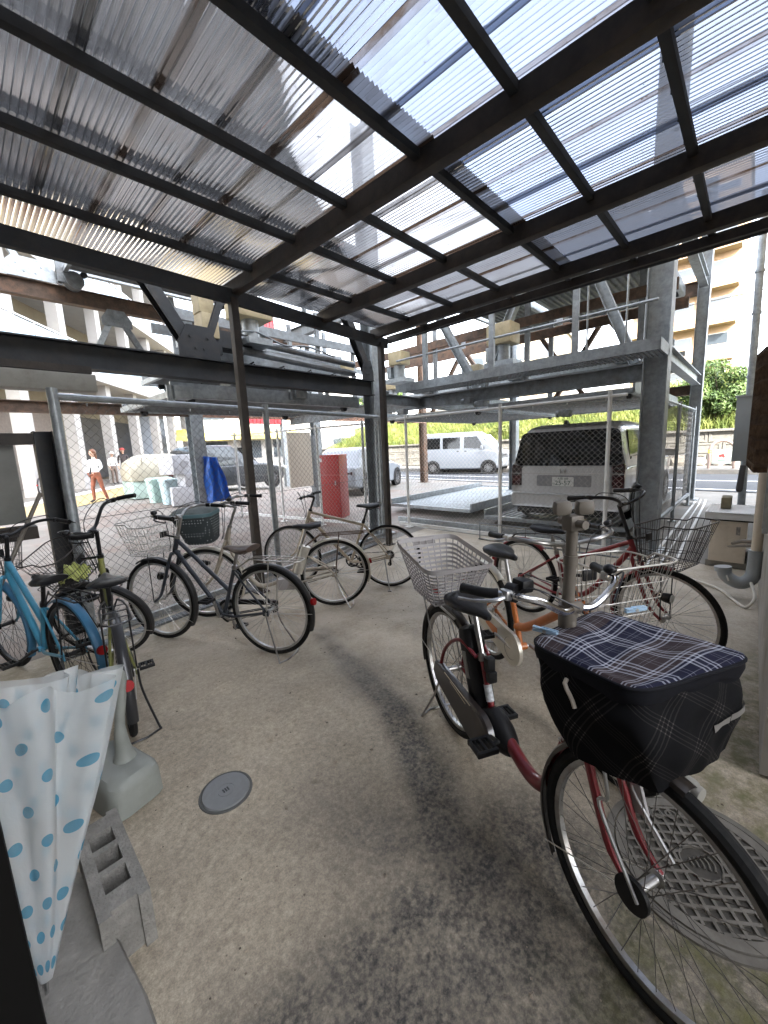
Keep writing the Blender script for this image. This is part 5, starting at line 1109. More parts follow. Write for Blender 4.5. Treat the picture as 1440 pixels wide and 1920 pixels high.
# concrete step, hollow block, flag base, umbrella, door at the near left
conc = mat('rough grey concrete', (.2, .19, .17), .85, 0, .25, 9, (.12, .11, .1), 4, .5, .5, 70)
pts = [atz(150, 1640, .1), atz(232, 1925, .1), V((-.05, .95, .1)), V((-.4, 1.0, .1)), V((-.4, 1.75, .1))]
pts = [V((.105, 1.60, .1)), V((.145, 1.08, .1)), V((.14, .7, .1)), V((-.5, .7, .1)), V((-.5, 1.7, .1)), V((.02, 1.72, .1))]
mb = MB(); c = sum(pts, V())/len(pts); mb.loft([[V((p.x, p.y, 0)) for p in pts], [V((p.x, p.y, .085)) for p in pts], [p.lerp(c, .03)+V((0, 0, 0)) for p in pts]]); o = obj(at(mb, c), 'step', conc, 'low rough concrete step beneath the polka dot umbrella', 'step'); o.location = c
def hollow_block():
    L, W, Hh = .42, .19, .13
    # block lies on its narrow face: holes look up; local x along the length
    mb = MB(); hs = [(-.095, .0), (.0, .0), (.095, .0)]; hx, hy = .036, .034
    xs = [-L/2+.02, -.095-hx, -.095+hx, -hx, hx, .095-hx, .095+hx, L/2-.02]; ys = [-W/2+.035, -hy, hy, W/2-.035]
    y0, y1 = -.066, .066
    xs2 = [-L/2]+[-.095-hx, -.095+hx, -hx, hx, .095-hx, .095+hx]+[L/2]; ys2 = [y0, -hy, hy, y1]
    for i in range(7):
        for j in range(3):
            hole = j == 1 and i in (1, 3, 5); a = [xs2[i], xs2[i+1]]; q = [ys2[j], ys2[j+1]]
            if j == 1 and i == 0: a[0] += .014
            if j == 1 and i == 6: a[1] -= .014
            for z in (0, W):
                if hole: continue
                mb.add([V((a[0], q[0], z)), V((a[1], q[0], z)), V((a[1], q[1], z)), V((a[0], q[1], z))], [(0, 1, 2, 3)])
            if hole: 
                for (p, r) in (((a[0], q[0]), (a[1], q[0])), ((a[1], q[0]), (a[1], q[1])), ((a[1], q[1]), (a[0], q[1])), ((a[0], q[1]), (a[0], q[0]))): mb.add([V((*p, 0)), V((*r, 0)), V((*r, W)), V((*p, W))], [(0, 1, 2, 3)])
    for y in (y0, y1): mb.add([V((-L/2, y, 0)), V((L/2, y, 0)), V((L/2, y, W)), V((-L/2, y, W))], [(0, 1, 2, 3)])
    for sg in (-1, 1):                                   # grooved ends
        P = [V((sg*L/2, y0, 0)), V((sg*L/2, -.034, 0)), V((sg*(L/2-.014), -.034, 0)), V((sg*(L/2-.014), .034, 0)), V((sg*L/2, .034, 0)), V((sg*L/2, y1, 0))]
        mb.grid([[p, p+V((0, 0, W))] for p in P])
    o = obj(mb, 'concrete_block', mat('weathered concrete block', (.2, .19, .17), .9, 0, .3, 14, (.1, .09, .08), 6, .6, .7, 90), 'grey hollow concrete block with three square holes beside the umbrella', 'concrete block')
    a = atz(190, 1530, .19); b_ = atz(250, 1690, .19); d = (b_-a); ang = math.atan2(d.y, d.x); m = (a+b_)/2; o.location = (m.x-.02, m.y, 0.004); o.rotation_euler = (0, 0, ang)
hollow_block()
def flag_base():
    c = V((.30, 2.02, 0)); t = thing('flag_base', 'grey moulded plastic water weight with a looped handle behind the umbrella', 'flag base', c); t.rotation_euler = (0, 0, radians(14)); g = mat('grey moulded plastic', (.21, .22, .2), .5, 0, .1, 6, (.12, .12, .1), 4, .4)
    loops = []
    for z, w, d, ox in ((0, .2, .36, 0), (.01, .22, .38, 0), (.12, .21, .37, 0), (.145, .2, .355, 0), (.16, .17, .32, 0), (.165, .08, .2, 0)): loops.append([V((p.y+ox, p.x, z)) for p in resample(rrect(w, d, .045 if w > .12 else .03), 40)])
    mb = MB(); mb.loft([[V((q.x, q.y, q.z)) for q in L] for L in loops]); mb.build('tank', g, t)
    mb = MB(); mb.tube(curve([(.03, -.03, .12), (.03, -.03, .2), (.03, -.03, .32), (.06, -.03, .48), (.07, -.03, .55), (.03, -.02, .58), (-.08, .0, .575), (-.14, .0, .56)], 6), [.06, .058, .055, .05, .045, .04, .036, .032, .03, .028, .026, .024]+[.02]*6+[.0165]*25, 12); mb.build('handle', g, t)
flag_base()
def umbrella():
    tip = atz(86, 1838, .13); t = thing('umbrella', 'white vinyl umbrella with blue polka dots hanging folded point down at the left', 'umbrella', tip)
    m, nt_, n, l, b = nodes_of('polka dot vinyl'); uv = n.new('ShaderNodeUVMap'); uv.uv_map = 'uv'; sp = n.new('ShaderNodeSeparateXYZ'); l.new(uv.outputs[0], sp.inputs[0])
    def mth(op, a, c=0.0, cl=False):
        x = n.new('ShaderNodeMath'); x.operation = op; x.use_clamp = cl
        for i, q in ((0, a), (1, c)):
            if hasattr(q, 'links'): l.new(q, x.inputs[i])
            else: x.inputs[i].default_value = q
        return x.outputs[0]
    fu0 = sp.outputs[0]; row = mth('FLOOR', sp.outputs[1]); sh = mth('MULTIPLY', mth('FRACT', mth('MULTIPLY', row, .5)), 1.0)
    fu = mth('SUBTRACT', mth('FRACT', mth('ADD', fu0, sh)), .5); fv = mth('SUBTRACT', mth('FRACT', sp.outputs[1]), .5)
    fu = mth('MULTIPLY', fu, 1.0); kk = mth('ADD', .3, mth('MULTIPLY', sp.outputs[1], .0875)); fu = mth('DIVIDE', mth('MULTIPLY', fu, kk), .13); fv = mth('DIVIDE', fv, .19); dd = mth('ADD', mth('MULTIPLY', fu, fu), mth('MULTIPLY', fv, fv)); dot = mth('LESS_THAN', dd, 1.0)
    mx = n.new('ShaderNodeMix'); mx.data_type = 'RGBA'; l.new(dot, mx.inputs[0]); mx.inputs[6].default_value = (.72, .75, .75, 1); mx.inputs[7].default_value = (.06, .27, .4, 1)
    l.new(mx.outputs[2], b.inputs['Base Color']); b.inputs['Roughness'].default_value = .3
    nz = n.new('ShaderNodeTexNoise'); nz.inputs['Scale'].default_value = 1.6; nz.inputs['Detail'].default_value = 5; nz.inputs['Distortion'].default_value = 1.5; l.new(uv.outputs[0], nz.inputs[0]); bp = n.new('ShaderNodeBump'); bp.inputs['Strength'].default_value = .55; bp.inputs['Distance'].default_value = .01; l.new(nz.outputs[0], bp.inputs['Height']); l.new(bp.outputs[0], b.inputs['Normal'])
    out = n['Material Output']; tl = n.new('ShaderNodeBsdfTranslucent'); l.new(mx.outputs[2], tl.inputs[0]); tr = n.new('ShaderNodeBsdfTransparent')
    m1 = n.new('ShaderNodeMixShader'); m1.inputs[0].default_value = .4; l.new(b.outputs[0], m1.inputs[1]); l.new(tl.outputs[0], m1.inputs[2])
    m2 = n.new('ShaderNodeMixShader'); l.new(mth('SUBTRACT', .55, mth('MULTIPLY', dot, .25)), m2.inputs[0]); l.new(m1.outputs[0], m2.inputs[1]); l.new(tr.outputs[0], m2.inputs[2]); l.new(m2.outputs[0], out.inputs[0])
    axis = (V((.03, 1.50, .85))-tip); Ln = axis.length; az = axis.normalized(); ax_ = V((.75, -.66, 0)); ax_ = (ax_-az*ax_.dot(az)).normalized(); ay = az.cross(ax_)
    N, K = 128, 26; mb = MB(); loops = []
    for k in range(K+1):
        v = k/K; L = []
        for i in range(N):
            th = 2*pi*i/N+2.29; fold = cos(8*th+2.2*v+.6*sin(2*th)); r = (.012+.172*v**.95)*(1+.22*fold*min(1, v*1.6)+.08*sin(3*th+2*v))
            edge = .022*(abs(cos(4*th+.3))-.5)*(v**6)+.012*sin(th*5)*(v**6)
            L.append(ax_*r*1.25*cos(th)+ay*r*.8*sin(th)+az*(Ln*v+edge))
        loops.append(L)
    mb.loft(loops, cap=False); o = mb.build('canopy', m, t)
    set_uv(o, lambda co, i: ((i % N)/N*11, (i//N)/K*9))
    mb = MB(); loops2 = [[p*1 for p in []]]
    loops = []
    for k in range(14, K+1):                             # inner ply of the fold
        v = k/K; L = []
        for i in range(64):
            th = 2*pi*i/64; r = .115*v*(1+.16*cos(6*th+2)); L.append(ax_*(r*1.15*cos(th)+.01)+ay*r*.75*sin(th)+az*(Ln*v*1.0+.03*v+.010*sin(3*th)))
        loops.append(L)
    mb.loft(loops, cap=False); o = mb.build('canopy_fold', m, t); set_uv(o, lambda co, i: ((i % 64)/64*9, 4+(i//64)/12*4))
    mb = MB(); mb.tube([V((0, 0, 0))-az*.06, az*(Ln*.9)], .005, 8); mb.build('shaft', chrome, t)
    for th, e in ((2.3, .05), (2.75, .03)):
        q = ax_*(.19*cos(th))+ay*.12*sin(th)+az*(Ln+.0); mb = MB(); mb.tube([q-az*.05, q+az*(.02+e*.4)], .0045, 8); rb_ = mb.build('rib_end', mat('navy rib', (.02, .025, .08), .4), t)
        mb = MB(); mb.tube([q+az*(.015+e*.4), q+az*(.05+e*.4)], [.008, .0065], 10); mb.build('rib_cap', white_paint, rb_)
umbrella()
# dark door edge
mb = MB(); mb.box((-.30, 1.02, 1.05), (.42, .045, 2.1), Matrix.Rotation(radians(0), 3, 'Z'), bev=.004)
dd_ = thing('entrance_door', 'very dark open door edge at the bottom left corner', 'door', (-.2, 1.1, 0))
a, b_ = V((-.052, 1.315, 0)), V((-.045, .8, 0)); 
mb = MB(); mb.box((-.45, .02, 1.05), (.72, .04, 2.09), Matrix.Rotation(radians(0), 3, 'Z'), bev=.004); mb.v = [tuple(V(q)) for q in mb.v]
# (placed below once the leaf edge is known)
DR = atz(88, 1918, 0.1); DT = atz(0, 1480, .72)
mb = MB(); ex = .03
mb.box((DR.x-.36, DR.y-.03, 1.0), (.72, .05, 2.0), bev=.003); mb.v = [tuple(V(q)-V((-.2, 1.1, 0))) for q in mb.v]
mb.build('door_leaf', mat('black brown door', (.005, .0045, .004), .75, spec=.1), dd_)
mb = MB(); mb.cyl((DR.x-.1+.2, DR.y-.07-1.1, .98), (DR.x-.1+.2, DR.y+.0-1.1, .98), .012, 10); mb.tube([V((DR.x-.1+.2, DR.y-.08-1.1, .98)), V((DR.x-.22+.2, DR.y-.08-1.1, .98))], .01, 8); mb.build('handle', blackm, dd_)

# manholes
def small_cover():
    c = atz(424, 1486); t = thing('drain_cover', 'small plain round grey inspection cover in the concrete floor', 'drain cover', (c.x, c.y, .004)); g = mat('grey plastic cover', (.16, .165, .165), .55, 0, .12, 12, (.1, .09, .08), 10, .4)
    mb = MB(); mb.lathe([(0, .010), (.033, .010), (.034, .0085), (.036, .0085), (.037, .010), (.098, .010), (.1, .008), (.102, .003)], 48); mb.build('lid', g, t)
    mb = MB(); mb.lathe([(.103, .0), (.103, .005), (.112, .005), (.114, 0)], 48); mb.build('ring', mat('dark cover ring', (.07, .07, .065), .7), t)
    mb = MB()
    for i in range(3): mb.box((-.01+.01*i, 0, .0108), (.006, .022, .002))
    mb.build('key_slot', black_trim, t)
small_cover()
def big_cover():
    c = V((1.58, .03, .004)); t = thing('manhole_cover', 'large round cast iron manhole cover with a square grid pattern by the wall', 'manhole cover', c); t.rotation_euler = (0, 0, radians(35)); g = mat('worn cast iron', (.15, .138, .118), .65, .2, .3, 14, (.08, .07, .055), 8, .6); dk = mat('recessed cast iron', (.06, .054, .045), .75, .1, .3, 20)
    R = .26; mb = MB(); mb.lathe([(0, .002), (R, .002)], 56); mb.build('plate', dk, t)
    mb = MB(); mb.lathe([(R-.035, .002), (R-.033, .010), (R, .010), (R+.002, .004)], 56); mb.lathe([(R+.006, 0), (R+.006, .008), (R+.03, .007), (R+.032, 0)], 56)
    st = .036; n = 7
    for i in range(-n, n+1):
        y = i*st
        if abs(y) >= R-.035: continue
        L = sqrt((R-.035)**2-y*y)
        segs = [(-L, L)]
        if abs(y) < .06: q = sqrt(.06**2-y*y); segs = [(-L, -q), (q, L)]
        for a, b_ in segs:
            mb.box(((a+b_)/2, y, .006), (b_-a, .01, .008)); mb.box((y, (a+b_)/2, .0057), (.01, b_-a, .0076))
    mb.lathe([(.058, .002), (.059, .010), (.064, .010), (.065, .002)], 30); mb.build('raised_pattern', g, t)
    mb = MB()
    for i in range(5): mb.tube(curve([(-.03+i*.004, -.03+i*.015, .008), (0, -.04+i*.018, .009), (.03-i*.004, -.03+i*.015, .008)], 4), .0035, 6)
    mb.build('emblem', g, t)
    for s_ in (-1, 1): mb = MB(); mb.box((0, s_*.165, .0075), (.08, .028, .006), bev=.002); mb.build('lift_slot', black_trim, t)
    mb = MB()
    for i in range(3): mb.lathe([(.014, .010), (.015, .012), (.021, .012), (.022, .010)], 16, Matrix.Translation((.185, -.05+i*.05, 0)))
    mb.build('raised_rings', g, t)
big_cover()

# ================================================================ SIDE HOUSE AND ITS FITTINGS
house = thing('house', 'side wall of the house at the right edge with wired glass windows', 'house', (7, -4, 0)); HTm = Matrix.Translation((-7, 4, 0))
def hp(mb, nm, m, par=None): mb.v = [tuple(HTm @ V(q)) for q in mb.v]; return mb.build(nm, m, par or house)
siding = mat('cream sprayed siding', (.55, .46, .34), .85, 0, .12, 10, (.35, .28, .2), 3, .4, .8, 120)
base_m = mat('grey mortar base', (.36, .34, .31), .85, 0, .12, 5, (.18, .17, .12), 3, .6, .3, 80)
mb = MB(); mb.box((6.4, -4.15, 4.35), (8.4, 8.0, 7.3)); hp(mb, 'wall', siding)
mb = MB(); mb.box((6.4, -4.12, .36), (8.4, 8.0, .68)); hp(mb, 'base_course', base_m)
def wired_glass():
    m, t, n, l, b = nodes_of('wired frosted glass'); tc = n.new('ShaderNodeTexCoord'); mp = n.new('ShaderNodeMapping'); mp.inputs['Rotation'].default_value = (0, radians(45), 0); mp.inputs['Scale'].default_value = (16, 1, 16); l.new(tc.outputs['Object'], mp.inputs[0]); sp = n.new('ShaderNodeSeparateXYZ'); l.new(mp.outputs[0], sp.inputs[0])
    def mth(op, a, c=0.0):
        x = n.new('ShaderNodeMath'); x.operation = op
        for i, q in ((0, a), (1, c)):
            if hasattr(q, 'links'): l.new(q, x.inputs[i])
            else: x.inputs[i].default_value = q
        return x.outputs[0]
    q = mth('MAXIMUM', mth('LESS_THAN', mth('FRACT', sp.outputs[0]), .09), mth('LESS_THAN', mth('FRACT', sp.outputs[2]), .09)); mx = n.new('ShaderNodeMix'); mx.data_type = 'RGBA'; l.new(q, mx.inputs[0]); mx.inputs[6].default_value = (.42, .48, .55, 1); mx.inputs[7].default_value = (.07, .07, .08, 1); l.new(mx.outputs[2], b.inputs['Base Color']); b.inputs['Roughness'].default_value = .16; b.inputs['Coat Weight'].default_value = .5
    return m
wg = wired_glass()
for x0, x1 in ((4.4, 6.1), (6.5, 8.3)):
    mb = MB(); mb.box(((x0+x1)/2, -.125, 1.02), (x1-x0, .03, .6)); w_ = hp(mb, 'window', wg)
    mb = MB(); 
    for z in (.70, 1.34): mb.box(((x0+x1)/2, -.115, z), (x1-x0+.06, .05, .04))
    for x in (x0, x1, (x0+x1)/2): mb.box((x, -.11, 1.02), (.04, .05, .6))
    hp(mb, 'window_frame', galv, w_)
# downpipes and elbow
t = thing('downpipe', 'cream downpipe on the house wall ending in a grey elbow over the floor', 'pipe', (4.72, -.075, 0)); pipe_c = mat('cream pvc pipe', (.55, .48, .38), .5, 0, .1, 6); pipe_g = mat('grey pvc pipe', (.27, .29, .3), .4, 0, .1, 6)
mb = MB(); mb.cyl((0, -.0, .42), (0, 0, 2.95), .038, 14); mb.build('pipe', pipe_c, t)
mb = MB(); mb.tube(curve([(0, 0, .46), (0, 0, .3), (-.02, .02, .2), (-.03, .09, .15), (-.02, .18, .19), (-.01, .21, .26)], 6), .055, 16); mb.tube([(-.01, .21, .24), (-.01, .215, .28)], .064, 16); mb.build('elbow', pipe_g, t)
mb = MB(); mb.lathe([(.057, -.006), (.061, -.006), (.061, .006), (.057, .006)], 16, Matrix.Translation((-.02, .17, .185)) @ Matrix.Rotation(1.2, 4, 'X')); mb.build('tie', white_paint, t)
mb = MB(); mb.tube(curve([(5.55, .1, .33), (5.35, .03, .40), (5.2, -.06, .44), (5.1, -.12, .5)], 6), .02, 8); mb.tube(curve([(5.55, .13, .29), (5.35, .05, .35), (5.2, -.06, .4), (5.1, -.12, .46)], 6), .014, 8); obj(mb, 'refrigerant_pipes', beige_plastic, 'pair of bent beige insulated pipes from the air conditioner to the wall', 'pipes')
hp_ = [atz(1265, 1075, .02), atz(1310, 1090, .02), atz(1350, 1105, .02), atz(1385, 1132, .02), atz(1400, 1138, .02), atz(1415, 1120, .1), V((4.7, -.05, .2))]
mb = MB(); mb.tube(curve(hp_, 6), .012, 8); obj(mb, 'drain_hose', mat('pale hose', (.6, .57, .5), .5), 'pale thin hose lying on the floor in front of the air conditioner', 'hose')
# air conditioner
t = thing('air_conditioner', 'cream outdoor air conditioner unit under a pale sheet cover in the alley', 'air conditioner', (6.05, .15, 0)); acm = mat('aged cream casing', (.56, .49, .4), .5, 0, .06, 5, (.35, .28, .2), 4, .5)
mb = MB(); mb.box((0, 0, .33), (.74, .31, .5), bev=.012); mb.build('casing', acm, t)
for x in (-.28, .28): mb = MB(); mb.box((x, 0, .04), (.08, .36, .08), bev=.008); mb.build('foot', conc, t)
mb = MB(); mb.box((-.372, .06, .36), (.006, .11, .26), bev=.002); mb.build('valve_cover', acm, t)
mb = MB(); mb.box((-.3725, -.08, .44), (.003, .035, .09)); mb.build('label', mat('grey printed label', (.25, .23, .21), .6, 0, .5, 60), t)
mb = MB(); mb.box((.0, 0, .625), (.84, .42, .015), Matrix.Rotation(radians(1.5), 3, 'Y'), bev=.004); mb.box((-.41, 0, .595), (.012, .42, .06)); 
for i in range(14): mb.box((-.0, -.19+i*.029, .635), (.82, .006, .004), Matrix.Rotation(radians(1.5), 3, 'Y'))
mb.build('cover_sheet', mat('pale corrugated cover', (.55, .54, .52), .5, 0, .08, 6), t)
mb = MB(); mb.box((-.36, 0, .56), (.06, .4, .03)); mb.build('black_trim', blackp, t)
mb = MB(); mb.box((6.06, .20, .705), (.26, .09, .13), bev=.01); mb.box((5.925, .20, .69), (.01, .08, .08)); obj(at(mb, (6.05, .2, .63)), 'weight_block', mat('mossy brown block', (.16, .135, .08), .8, 0, .3, 12), 'small brown block lying as a weight on the air conditioner cover', 'block').location = (6.05, .2, .63)
# meter box on pole
t = thing('meter_box', 'grey steel box hanging on a tall pole at the end of the alley', 'box', (9.6, .1, 0)); gb = mat('pale blue grey enamel', (.35, .38, .4), .45, 0, .08, 5, (.25, .2, .15), 5, .3)
mb = MB(); mb.box((-.1, .03, 1.55), (.32, .34, 1.1), bev=.01); mb.box((-.1, .03, 2.11), (.36, .38, .03)); mb.build('box', gb, t)
mb = MB(); mb.cyl((.6, .02, 0), (.6, .1, 5.6), .06, 14); 
for z in (2.5, 3.6, 4.3): mb.lathe([(.06, -.02), (.075, -.02), (.075, .02), (.06, .02)], 14, Matrix.Translation((.6, .02+.08*z/5.6, z)))
mb.build('pole', galv, t)
mb = MB(); mb.tube([V((8.9, .15, .55)), V((8.95, .13, .95))], [.045, .04], 12); mb.sphere((8.9, .15, .55), .045, 12); obj(mb, 'padded_bar', mat('worn dark foam', (.09, .085, .085), .8), 'dark rounded padded bar end hanging below the grey box', 'bar')
# weathered board hanging on the wall
def bark():
    mb = MB(); P0 = []; prof = [(3.2, 1.95), (3.16, 1.75), (3.13, 1.6), (3.1, 1.42), (3.12, 1.33), (3.2, 1.27), (3.32, 1.27), (3.4, 1.35), (3.42, 2.0)]
    pts = resample([V((x, 0, z)) for x, z in prof], 60); pts = [p+V((.012*sin(i*1.7), 0, .01*sin(i*2.3))) for i, p in enumerate(pts)]; c = sum(pts, V())/60
    mb.loft([[p+V((0, -.06, 0)) for p in pts], [p+V((0, .0, 0)) for p in pts], [p.lerp(c, .12)+V((0, .035, 0)) for p in pts]]); o = obj(mb, 'wooden_board', mat('weathered brown bark', (.12, .08, .055), .9, 0, .4, 14, (.03, .02, .015), 5, .8, .9, 45, stretch=(3, 3, 1)), 'weathered brown board with a ragged edge hanging at the top right wall', 'board')
bark()
# white guide strips on the alley floor
for k, off in enumerate((0, .115, .23)):
    mb = MB(); a = V((5.35, .84-off*1.05, .008)); b_ = V((11.3, .90-off*.75, .008)); n_ = 24
    for j in range(n_): p, q = a.lerp(b_, j/n_), a.lerp(b_, (j+1)/n_); z = hgt((p.x+q.x)/2, .8); mb.beam(p+V((0, 0, hgt(p.x, .8))), q+V((0, 0, hgt(q.x, .8))), .035 if k != 1 else .02, .008)
    tag(mb.build('floor_strip', line_m), ['white floor strip in the alley, the one nearest the mesh fence', 'thin white floor strip in the alley, between the two wider ones', 'white floor strip in the alley, the one nearest the air conditioner'][k], 'floor strip', 'white strips on the alley floor')

# grit, leaves and crumbs lying on the concrete
rnd = random.Random(77); mb = MB()
for i in range(900):
    x = rnd.uniform(.2, 3.6); y = rnd.uniform(-.05, 3.3); s_ = rnd.uniform(.0015, .005) if rnd.random() < .93 else rnd.uniform(.006, .011); a = rnd.random()*6; h_ = s_*rnd.uniform(.4, .9)
    mb.add([V((x+s_*cos(a+k*1.57)*rnd.uniform(.7, 1.2), y+s_*sin(a+k*1.57)*rnd.uniform(.7, 1.2), .004)) for k in range(4)]+[V((x, y, .004+h_))], [(0, 1, 4), (1, 2, 4), (2, 3, 4), (3, 0, 4)])
tag(mb.build('grit', mat('mixed grit', (.16, .13, .1), .9, 0, .8, 60), smooth=False), 'small grit and crumbs scattered over the concrete floor', 'grit', kind='stuff')
# ================================================================ ACROSS THE STREET
stone = mat('grey concrete block', (.1, .096, .088), .9, 0, .2, 5, (.15, .15, .12), 2, .5, .5, 40)
joint = mat('dark mortar joint', (.12, .115, .105), .9)
def wall_blocks():
    t = thing('retaining_wall', 'grey block retaining wall at the foot of the grassy bank', 'wall', (20.2, 8, .3))
    mb = MB(); mb.box((.16, 0, .63), (.22, 60, 1.3)); mb.build('core', joint, t)
    mb = MB(); zz = [.0, .43, .86]; wd = .88
    for r, z in enumerate(zz):
        for i in range(-22, 30):
            y = (i+.5*(r % 2))*wd; cx = .0
            o = [V((cx+.05, y-wd/2+.015, z+.015)), V((cx+.05, y+wd/2-.015, z+.015)), V((cx+.05, y+wd/2-.015, z+.415)), V((cx+.05, y-wd/2+.015, z+.415))]; c = sum(o, V())/4
            def ins(k, x): return [c+(p-c)*k+V((x, 0, 0)) for p in o]
            mb.loft([o, ins(.97, -.03), [c+V((-.03, (p-c).y*.82, (p-c).z*.62)) for p in o], [c+V((-.005, (p-c).y*.78, (p-c).z*.55)) for p in o]])
    mb.build('blocks', stone, t); mb = MB(); mb.box((.1, 0, 1.33), (.4, 60, .09)); mb.build('coping', stone, t)
wall_blocks()
mb = MB(); random.seed(3); rk = MB()
def bank_z(x, y): return 1.55+(x-20.3)*(.52+.0*y)*(1-.28*S((y-2)/6)) + .12*sin(y*1.3+x)*S((x-20.3)/1)
P = [[V((x, y, bank_z(x, y))) for y in [-14+.8*j for j in range(75)]] for x in (20.25, 21, 22, 23, 24, 25.2)]
for j, y in enumerate([-14+.8*j for j in range(75)]): pass
P += [[V((27, p.y, p.z+.0)) for p in P[-1]], [V((60, p.y, p.z)) for p in P[-1]], [V((60, p.y, -1)) for p in P[-1]]]
mb.grid(P); tag(mb.build('bank', grass_soil), kind='structure')
def leaf_mat(name, ca, cb, sc=1.5):
    m, t, n, l, b = nodes_of(name); gi = n.new('ShaderNodeTexCoord'); no = n.new('ShaderNodeTexNoise'); no.inputs['Scale'].default_value = sc; no.inputs['Detail'].default_value = 5; l.new(gi.outputs['Object'], no.inputs[0])
    r = n.new('ShaderNodeValToRGB'); r.color_ramp.elements[0].position = .33; r.color_ramp.elements[1].position = .67; r.color_ramp.elements[0].color = (*ca, 1); r.color_ramp.elements[1].color = (*cb, 1); l.new(no.outputs[0], r.inputs[0]); l.new(r.outputs[0], b.inputs['Base Color']); b.inputs['Roughness'].default_value = .55
    tl = n.new('ShaderNodeBsdfTranslucent'); l.new(r.outputs[0], tl.inputs[0]); ms = n.new('ShaderNodeMixShader'); ms.inputs[0].default_value = .3; out = n['Material Output']; l.new(b.outputs[0], ms.inputs[1]); l.new(tl.outputs[0], ms.inputs[2]); l.new(ms.outputs[0], out.inputs[0]); return m
grass_m = leaf_mat('long grass blades', (.06, .095, .016), (.2, .215, .055), .8)
leaf_m = leaf_mat('bush leaves', (.025, .058, .012), (.095, .145, .035), 3)
tree_m = leaf_mat('tree leaves', (.05, .1, .025), (.14, .2, .06), 2)
random.seed(5); mb = MB()
for i in range(26000):
    x = 20.3+random.random()**1.3*4.6; y = -3+random.random()*27; z = bank_z(x, y); h = random.uniform(.18, .6)*(1.35 if random.random() < .15 else 1); a = random.random()*6.28; w_ = random.uniform(.012, .028); lx, ly = random.uniform(-.25, .1), random.uniform(-.22, .22)
    d = V((cos(a)*w_, sin(a)*w_, 0)); p = V((x, y, z-.03)); m_ = p+V((lx*.35*h, ly*.35*h, h*.6)); e = p+V((lx*h*1.6, ly*h*1.6, h*(.95)))
    mb.add([p-d, p+d, m_+d*.7, m_-d*.7, e], [(0, 1, 2, 3), (3, 2, 4)])
tag(mb.build('grass', grass_m, smooth=False), 'long bright green grass covering the bank', 'grass', kind='stuff')
def leaves(mb, c, rad, n, size, rnd, shell=.45):
    for i in range(n):
        while True:
            q = V((rnd.uniform(-1, 1), rnd.uniform(-1, 1), rnd.uniform(-1, 1)))
            if shell < q.length < 1: break
        p = c+V((q.x*rad[0], q.y*rad[1], q.z*rad[2])); nn = (q+V((rnd.uniform(-.7, .7), rnd.uniform(-.7, .7), rnd.uniform(-.3, .9)))).normalized(); u = nn.cross(V((0, 0, 1)));  u = u.normalized() if u.length > .01 else V((1, 0, 0)); v = nn.cross(u); s_ = size*rnd.uniform(.6, 1.4); a = rnd.random()*6.28; uu = u*cos(a)+v*sin(a); vv = nn.cross(uu)
        mb.add([p-uu*s_, p+vv*s_*.45+nn*s_*.12, p+uu*s_, p-vv*s_*.45+nn*s_*.12], [(0, 1, 2, 3)])
def plant(name, label, cat, base, clumps, n, size, m, seed, trunk=None, group=None):
    t = thing(name, label, cat, base, group); rnd = random.Random(seed); mb = MB()
    for c, r in clumps: leaves(mb, V(c), r, n, size, rnd)
    mb.build('foliage', m, t, smooth=False)
    mb = MB(); top = V(clumps[0][0])
    if trunk: mb.tube(curve([(0, 0, -.1), (trunk*.5, trunk*.3, top.z*.5), tuple(top)], 5), [trunk]*6+[trunk*.6]*4+[trunk*.4], 10)
    for c, r in clumps: mb.tube(curve([(0, 0, 0 if not trunk else top.z*.45), (c[0]*.5, c[1]*.5, c[2]*.6), tuple(c)], 4), (trunk or .03)*.5, 6)
    mb.build('trunk' if trunk else 'stems', mat('grey brown bark', (.1, .08, .06), .9, 0, .3, 10), t); return t
rnd = random.Random(12)
cl = [((rnd.uniform(-.5, .7), rnd.uniform(-1.0, 1.1), .35+rnd.random()*1.75), (rnd.uniform(.4, .7), rnd.uniform(.4, .7), rnd.uniform(.3, .5))) for i in range(17)]
plant('bush', 'large leafy green bush growing above the wall behind the arched barrier', 'bush', (21.3, 1.15, 2.0), cl, 520, .07, leaf_m, 2)
for i, (y, x, lab) in enumerate(((7.6, 20.9, 'tuft of pale feathery weeds on the bank above the minivan roof'), (10.2, 20.8, 'broad leaved weed clump on the bank just right of the white van'))):
    plant('weed_clump', lab, 'weeds', (x, y, bank_z(x, y)), [((rnd.uniform(-.2, .2), rnd.uniform(-.4, .4), .2+.3*rnd.random()), (.3, .4, .3)) for k in range(5)], 160, .09, grass_m, 30+i)
# fence on top of the bank
t = thing('bank_fence', 'thin rail fence on top of the bank against the bright sky', 'fence', (25.2, 4, bank_z(25, 4))); mb = MB(); bz = bank_z(25, 4)
for i in range(-10, 22): y = i*1.5; zb = bank_z(25, y+4); mb.cyl((0, y, zb-bz-.2), (0, y, zb-bz+.75), .022, 6)
mb.build('posts', galv_dark, t); mb = MB()
for k in (.35, .72): mb.tube([V((0, i*1.5, bank_z(25, i*1.5+4)-bz+k)) for i in range(-10, 22)], .018, 6)
mb.build('rails', galv_dark, t)
mb = MB(); mb.box((25.6, 12, bank_z(25, 12)+.3), (.25, 16, 1.1)); obj(at(mb, (25.6, 12, 3)), 'concrete_wall', stone, 'weathered concrete wall above the grass behind the minivan', 'wall').location = (25.6, 12, 3)
